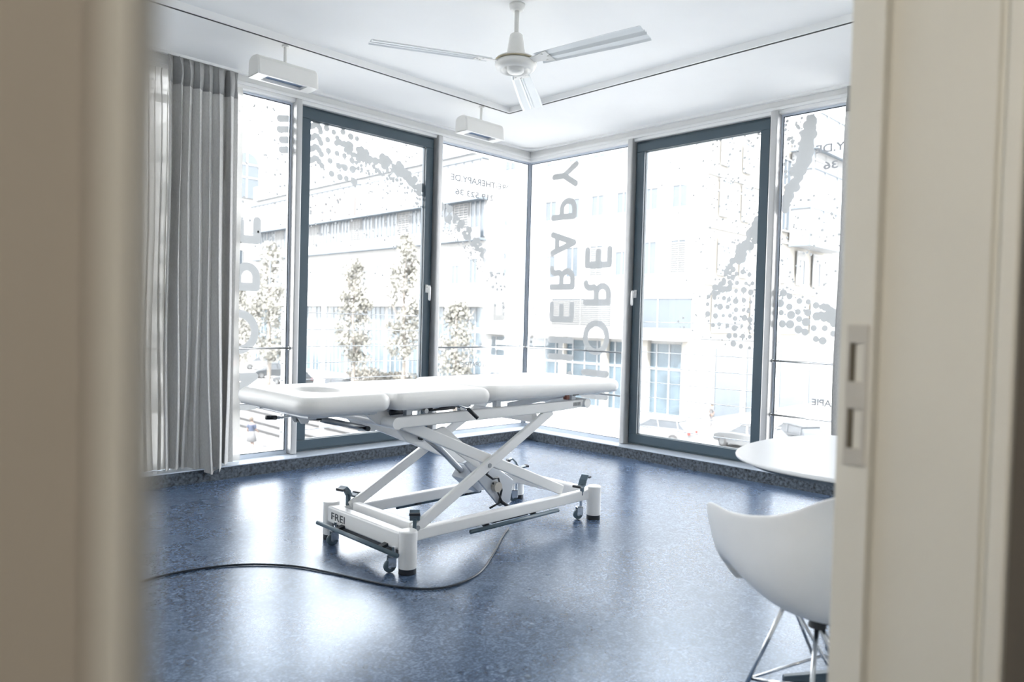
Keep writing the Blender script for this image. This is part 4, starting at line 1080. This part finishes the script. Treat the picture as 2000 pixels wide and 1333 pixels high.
# cars
def car(x, y, rz, m, label, suv=False):
    t = thing('parked_car', label, 'car', (x, y, G), rz); T = Matrix.Translation((x, y, G)) @ Matrix.Rotation(rz, 4, 'Z'); k = .22 if suv else 0
    body = [(-2.2,.35),(-2.28,.62),(-2.18,.95+k*.6),(-1.6,1.02+k*.7),(.8,.98+k*.6),(1.75,.88+k*.5),(2.15,.72+k*.2),(2.25,.45),(2.15,.28),(-2.1,.25)]
    mb = MB(); mb.prism(body, -.88, .88, 'y', T); mb.build('body', m, t, bevel=.09, seg=3)
    mb = MB(); lo, hi = [(-2.05,.98+k*.6),(1.05,.96+k*.6)], [(-1.55,1.42+k),(.25,1.45+k)]
    A = [(lo[0][0],-.78,lo[0][1]),(lo[1][0],-.78,lo[1][1]),(lo[1][0],.78,lo[1][1]),(lo[0][0],.78,lo[0][1])]; Bv = [(hi[0][0],-.60,hi[0][1]),(hi[1][0],-.60,hi[1][1]),(hi[1][0],.60,hi[1][1]),(hi[0][0],.60,hi[0][1])]
    mb.ring_loft([A, Bv]); mb.xform(T); mb.build('windows', M['carglass'], t, bevel=.03)
    mb = MB(); mb.box(-1.62, .30, -.64, .64, 1.41+k, 1.49+k); mb.xform(T); mb.build('roof', m, t, bevel=.035, seg=2)
    mb = MB()
    for px_ in (-1.6, -.35): 
        for s in (-1, 1): mb.bar((px_-.05, s*.80, .98+k*.6), (px_+.12, s*.63, 1.42+k), .05, .05)
    mb.xform(T); mb.build('pillars', m, t)
    for wx in (-1.38, 1.40):
        for s in (-1, 1):
            mb = MB(); mb.lathe([(.02,-.11),(.24,-.11),(.33,-.09),(.34,0),(.33,.09),(.24,.11),(.02,.11)], (wx, s*.80, .34), 22, 'y'); mb.xform(T); w_ = mb.build('wheel', M['tyre'], t, smooth=True)
            mb = MB(); mb.lathe([(.01,-.02),(.2,-.02),(.2,.02),(.01,.02)], (wx, s*.90, .34), 16, 'y'); mb.xform(T); mb.build('hubcap', M['carsilver'], w_)
    for s in (-1, 1):
        mb = MB(); mb.box(-2.30, -2.22, s*.62-.16, s*.62+.16, .72, .86); mb.xform(T); mb.build('tail_light', M['carred'], t)
        mb = MB(); mb.box(2.10, 2.20, s*.62-.16, s*.62+.16, .60, .72); mb.xform(T); mb.build('headlight', M['bpanel'], t)
    return t
car(38.2, 85.6, math.radians(160), M['carwhite'], 'white estate car parked behind the left pane', True)
car(35.0, 91.0, math.radians(160), M['carred'], 'red car at the edge of the grey curtain')
car(33.2, 72.0, math.radians(165), M['carblack'], 'dark car parked beside the white estate car', True)
car(30.6, 62.5, math.radians(100), M['carblack'], 'dark car behind the aluminium post of the casement window')
car(29.8, 53.6, math.radians(115), M['carsilver'], 'pale silver car parked below the hedge')
car(32.1, 19.6, math.radians(98), M['carwhite'], 'white car at the foot of the right casement window')
car(34.2, 14.6, math.radians(75), M['carsilver'], 'silver car near the slate frame corner at lower right')
car(37.2, 13.4, math.radians(60), M['carblack'], 'dark car behind the far right pane')

# pedestrians: one continuous skinned body each, clothes and hair as parts
def skin_obj(name, verts, edges, radii, m, parent, sub=2):
    me = bpy.data.meshes.new(name); me.from_pydata([tuple(v) for v in verts], edges, []); me.materials.append(m)
    o = bpy.data.objects.new(name, me); COL.objects.link(o); o.parent = parent
    o.modifiers.new('skin', 'SKIN')
    s = o.modifiers.new('sub', 'SUBSURF'); s.levels = sub; s.render_levels = sub
    for i, r in enumerate(radii): me.skin_vertices[0].data[i].radius = (r, r) if not isinstance(r, tuple) else r
    me.skin_vertices[0].data[0].use_root = True
    return o
def person(x, y, rz, label, top_m, low_m, skirt, stride=.28):
    t = thing('person', label, 'person', (x, y, G), rz)
    V = [(0,0,.95),(0,0,1.12),(0,0,1.30),(0,0,1.42),(0,0,1.50),(.01,0,1.60),(.01,0,1.68),      # pelvis..head
         (0,.18,1.38),(-.10,.22,1.12),(.06,.23,.92),(.10,.23,.84),                               # left arm
         (0,-.18,1.38),(.10,-.22,1.12),(.26,-.20,.98),(.33,-.19,.94),
         (0,.09,.90),(stride*.6,.09,.50),(stride,.09,.09),(stride+.16,.09,.035),
         (0,-.09,.90),(-stride*.2,-.09,.50),(-stride,-.09,.13),(-stride+.12,-.09,.03)]
    E_ = [(0,1),(1,2),(2,3),(3,4),(4,5),(5,6),(3,7),(7,8),(8,9),(9,10),(3,11),(11,12),(12,13),(13,14),(0,15),(15,16),(16,17),(17,18),(0,19),(19,20),(20,21),(21,22)]
    Rr = [.13,.12,.13,.10,.05,.085,.075,.055,.042,.032,.025,.055,.042,.032,.025,.085,.058,.04,.03,.085,.058,.04,.03]
    skin_obj('body', V, E_, Rr, M['skin'], t)
    V2 = [(0,0,.98),(0,0,1.12),(0,0,1.30),(0,0,1.41),(0,.18,1.38),(-.08,.22,1.16),(0,-.18,1.38),(.08,-.22,1.16)]
    skin_obj('jacket', V2, [(0,1),(1,2),(2,3),(3,4),(4,5),(3,6),(6,7)], [.165,.15,.16,.11,.075,.06,.075,.06], top_m, t)
    if skirt:
        mb = MB(); mb.lathe([(.02,1.04),(.15,1.04),(.20,.85),(.27,.50),(.25,.50),(.02,.95)], (x, y, G), 20); mb.build('skirt', low_m, t, smooth=True)
    else:
        skin_obj('trousers', [(0,0,.97),(0,.09,.88),(stride*.6,.09,.50),(stride,.09,.12),(0,-.09,.88),(-stride*.2,-.09,.50),(-stride,-.09,.16)], [(0,1),(1,2),(2,3),(0,4),(4,5),(5,6)], [.15,.10,.075,.06,.10,.075,.06], low_m, t)
    mb = MB(); bm = mb.bm; bmesh.ops.create_uvsphere(bm, u_segments=16, v_segments=10, radius=.105)
    mb.xform(Matrix.Translation((x, y, G+1.665)) @ Matrix.Rotation(rz, 4, 'Z') @ Matrix.Translation((-.03,0,.01)) @ Matrix.Diagonal((1,.95,1.08,1))); mb.build('hair', M['hair'], t, smooth=True)
    return t
person(11.5, 30.8, math.radians(20), 'person in a navy top and white skirt walking below the left pane', M['navy'], M['clothw'], True)
person(21.6, 39.4, math.radians(200), 'person in white walking, seen under the head of the bench', M['clothw'], M['navy'], False)
person(40.2, 20.6, math.radians(140), 'person in pale clothes standing outside the shop front', M['clothw'], M['clothw'], False, .08)

# traffic signal frames
sg = thing('traffic_signal', 'pair of rounded grey signal frames on a white arm behind the left pane', 'signal', (10.35, 22.0, G))
T0 = Matrix.Translation((8.75, 23.0, 2.95)) @ Matrix.Rotation(math.radians(-38), 4, 'Z')
def rrect(w, h, r, n=6):
    out = []
    for cx_, cy_, a0 in ((w-r, h-r, 0), (-w+r, h-r, 90), (-w+r, -h+r, 180), (w-r, -h+r, 270)):
        for k in range(n+1): a = math.radians(a0+90*k/n); out.append((cx_+r*math.cos(a), cy_+r*math.sin(a)))
    return out
for dx, w in ((0, .24), (.80, .24)):
    o_ = rrect(w, .58, .12); i_ = rrect(w-.06, .52, .08); mb = MB()
    rings = [[(dx+u, -.05, v) for u, v in o_], [(dx+u, .05, v) for u, v in o_], [(dx+u, .05, v) for u, v in i_], [(dx+u, -.05, v) for u, v in i_]]
    rings.append(rings[0]); mb.ring_loft(rings, cap=False); mb.xform(T0); mb.build('signal_frame', M['signal'], sg)
mb = MB(); mb.tube([T0 @ Vector((-.1,0,.28)), T0 @ Vector((2.1,0,.42))], .05, n=10); mb.build('mast_arm', M['bwhite'], sg, smooth=True)
pe = T0 @ Vector((2.0,0,0)); mb = MB(); mb.tube([(pe.x, pe.y, G), (pe.x, pe.y, 3.6)], .09, n=12); mb.build('pole', M['bwhite'], sg, smooth=True)

# overhead wires
def ow(a, b, label, sag=.15):
    a = Vector(a); b = Vector(b); mb = MB(); mb.tube([a+(b-a)*f-Vector((0,0,4*sag*f*(1-f))) for f in [i/10 for i in range(11)]], .022, n=6)
    tag(mb.build('overhead_wire', M['wire'], smooth=True), label, 'wire')
ow((8.0, 21.5, 8.9), (30.0, -.8, 4.6), 'overhead wire sloping down across the right hand windows', .05)
ow((14.2, 25.2, 7.7), (21.5, 17.8, 10.65), 'overhead wire rising to the right behind the corner pane')
ow((2.0, 23.2, 9.3), (9.5, 15.7, 8.1), 'upper overhead wire at the top of the left pane')
ow((2.0, 23.2, 8.95), (9.5, 15.7, 7.9), 'lower overhead wire at the top of the left pane')

# ---------------------------------------------------------------- light
w = bpy.data.worlds.new('sky'); sc.world = w; w.use_nodes = True; nt = w.node_tree; bg = nt.nodes['Background']
tc = nt.nodes.new('ShaderNodeTexCoord'); sx = nt.nodes.new('ShaderNodeSeparateXYZ'); rp = nt.nodes.new('ShaderNodeValToRGB')
nt.links.new(tc.outputs['Generated'], sx.inputs[0]); nt.links.new(sx.outputs['Z'], rp.inputs[0]); nt.links.new(rp.outputs[0], bg.inputs['Color'])
rp.color_ramp.elements[0].position = 0.; rp.color_ramp.elements[0].color = (1., .985, .96, 1)
rp.color_ramp.elements[1].position = .6; rp.color_ramp.elements[1].color = (.93, .96, 1., 1)
SKY = 1.5
bg.inputs['Strength'].default_value = SKY
sun = bpy.data.lights.new('sun', 'SUN'); sun.energy = 2.8; sun.angle = math.radians(1.5); sun.color = (1., .96, .9)
so = bpy.data.objects.new('sun', sun); COL.objects.link(so)
d = Vector((.55, .42, -.72)).normalized(); so.rotation_euler = d.to_track_quat('-Z', 'Y').to_euler()
def area(name, loc, look, sx_, sy_, power, col, portal=False):
    l = bpy.data.lights.new(name, 'AREA'); l.shape = 'RECTANGLE'; l.size = sx_; l.size_y = sy_; l.energy = power; l.color = col
    o = bpy.data.objects.new(name, l); COL.objects.link(o); o.location = loc; o.rotation_euler = Vector(look).to_track_quat('-Z', 'Y').to_euler()
    if portal: l.cycles.is_portal = True
    return o
area('portal_left', (-2.66, .06, 1.43), (0,-1,0), 5.3, 2.66, 1, (1,1,1), True)
area('portal_right', (.06, -1.97, 1.43), (-1,0,0), 3.9, 2.66, 1, (1,1,1), True)
# unseen corridor light, added to brighten the door jambs
cl = thing('added_corridor_light', 'flat round light added unseen behind the viewpoint to brighten the door frame', 'lamp', (-5.95, -5.5, 2.61))
mb = MB(); mb.lathe([(.01,2.619),(.2,2.619),(.2,2.585),(.01,2.585)], (-5.95,-5.5,0), 32); mb.build('housing', M['white'], cl)
l = bpy.data.lights.new('corridor_fill', 'AREA'); l.shape = 'DISK'; l.size = .38; l.energy = 5.0; l.color = (1., .93, .82)
o = bpy.data.objects.new('corridor_fill', l); COL.objects.link(o); o.location = (-5.95, -5.5, 2.58)

# ---------------------------------------------------------------- camera
cd = bpy.data.cameras.new('camera'); cam = bpy.data.objects.new('camera', cd); COL.objects.link(cam)
yaw, pitch, roll = .7882506589, .0258012714, .0265129989
f = Vector((math.cos(yaw)*math.cos(pitch), math.sin(yaw)*math.cos(pitch), -math.sin(pitch)))
r0 = Vector((math.sin(yaw), -math.cos(yaw), 0)); u0 = r0.cross(f)
r = math.cos(roll)*r0+math.sin(roll)*u0; u = -math.sin(roll)*r0+math.cos(roll)*u0
cam.matrix_world = Matrix(((r.x,u.x,-f.x,-5.304384),(r.y,u.y,-f.y,-5.139656),(r.z,u.z,-f.z,1.15),(0,0,0,1)))
cd.sensor_width = 36; cd.sensor_fit = 'HORIZONTAL'; cd.lens = 1406.61327*36/2000
cd.clip_start = .02; cd.clip_end = 500
cd.dof.use_dof = True; cd.dof.focus_distance = 4.0; cd.dof.aperture_fstop = 2.4
sc.camera = cam
sc.view_settings.view_transform = 'Standard'; sc.view_settings.look = 'None'; sc.view_settings.gamma = 1; sc.view_settings.use_curve_mapping = False
sc.view_settings.exposure = 2.83
sc.cycles.max_bounces = 14; sc.cycles.diffuse_bounces = 8; sc.cycles.transparent_max_bounces = 24; sc.cycles.glossy_bounces = 5
sc.cycles.use_denoising = True; sc.cycles.sample_clamp_indirect = 8
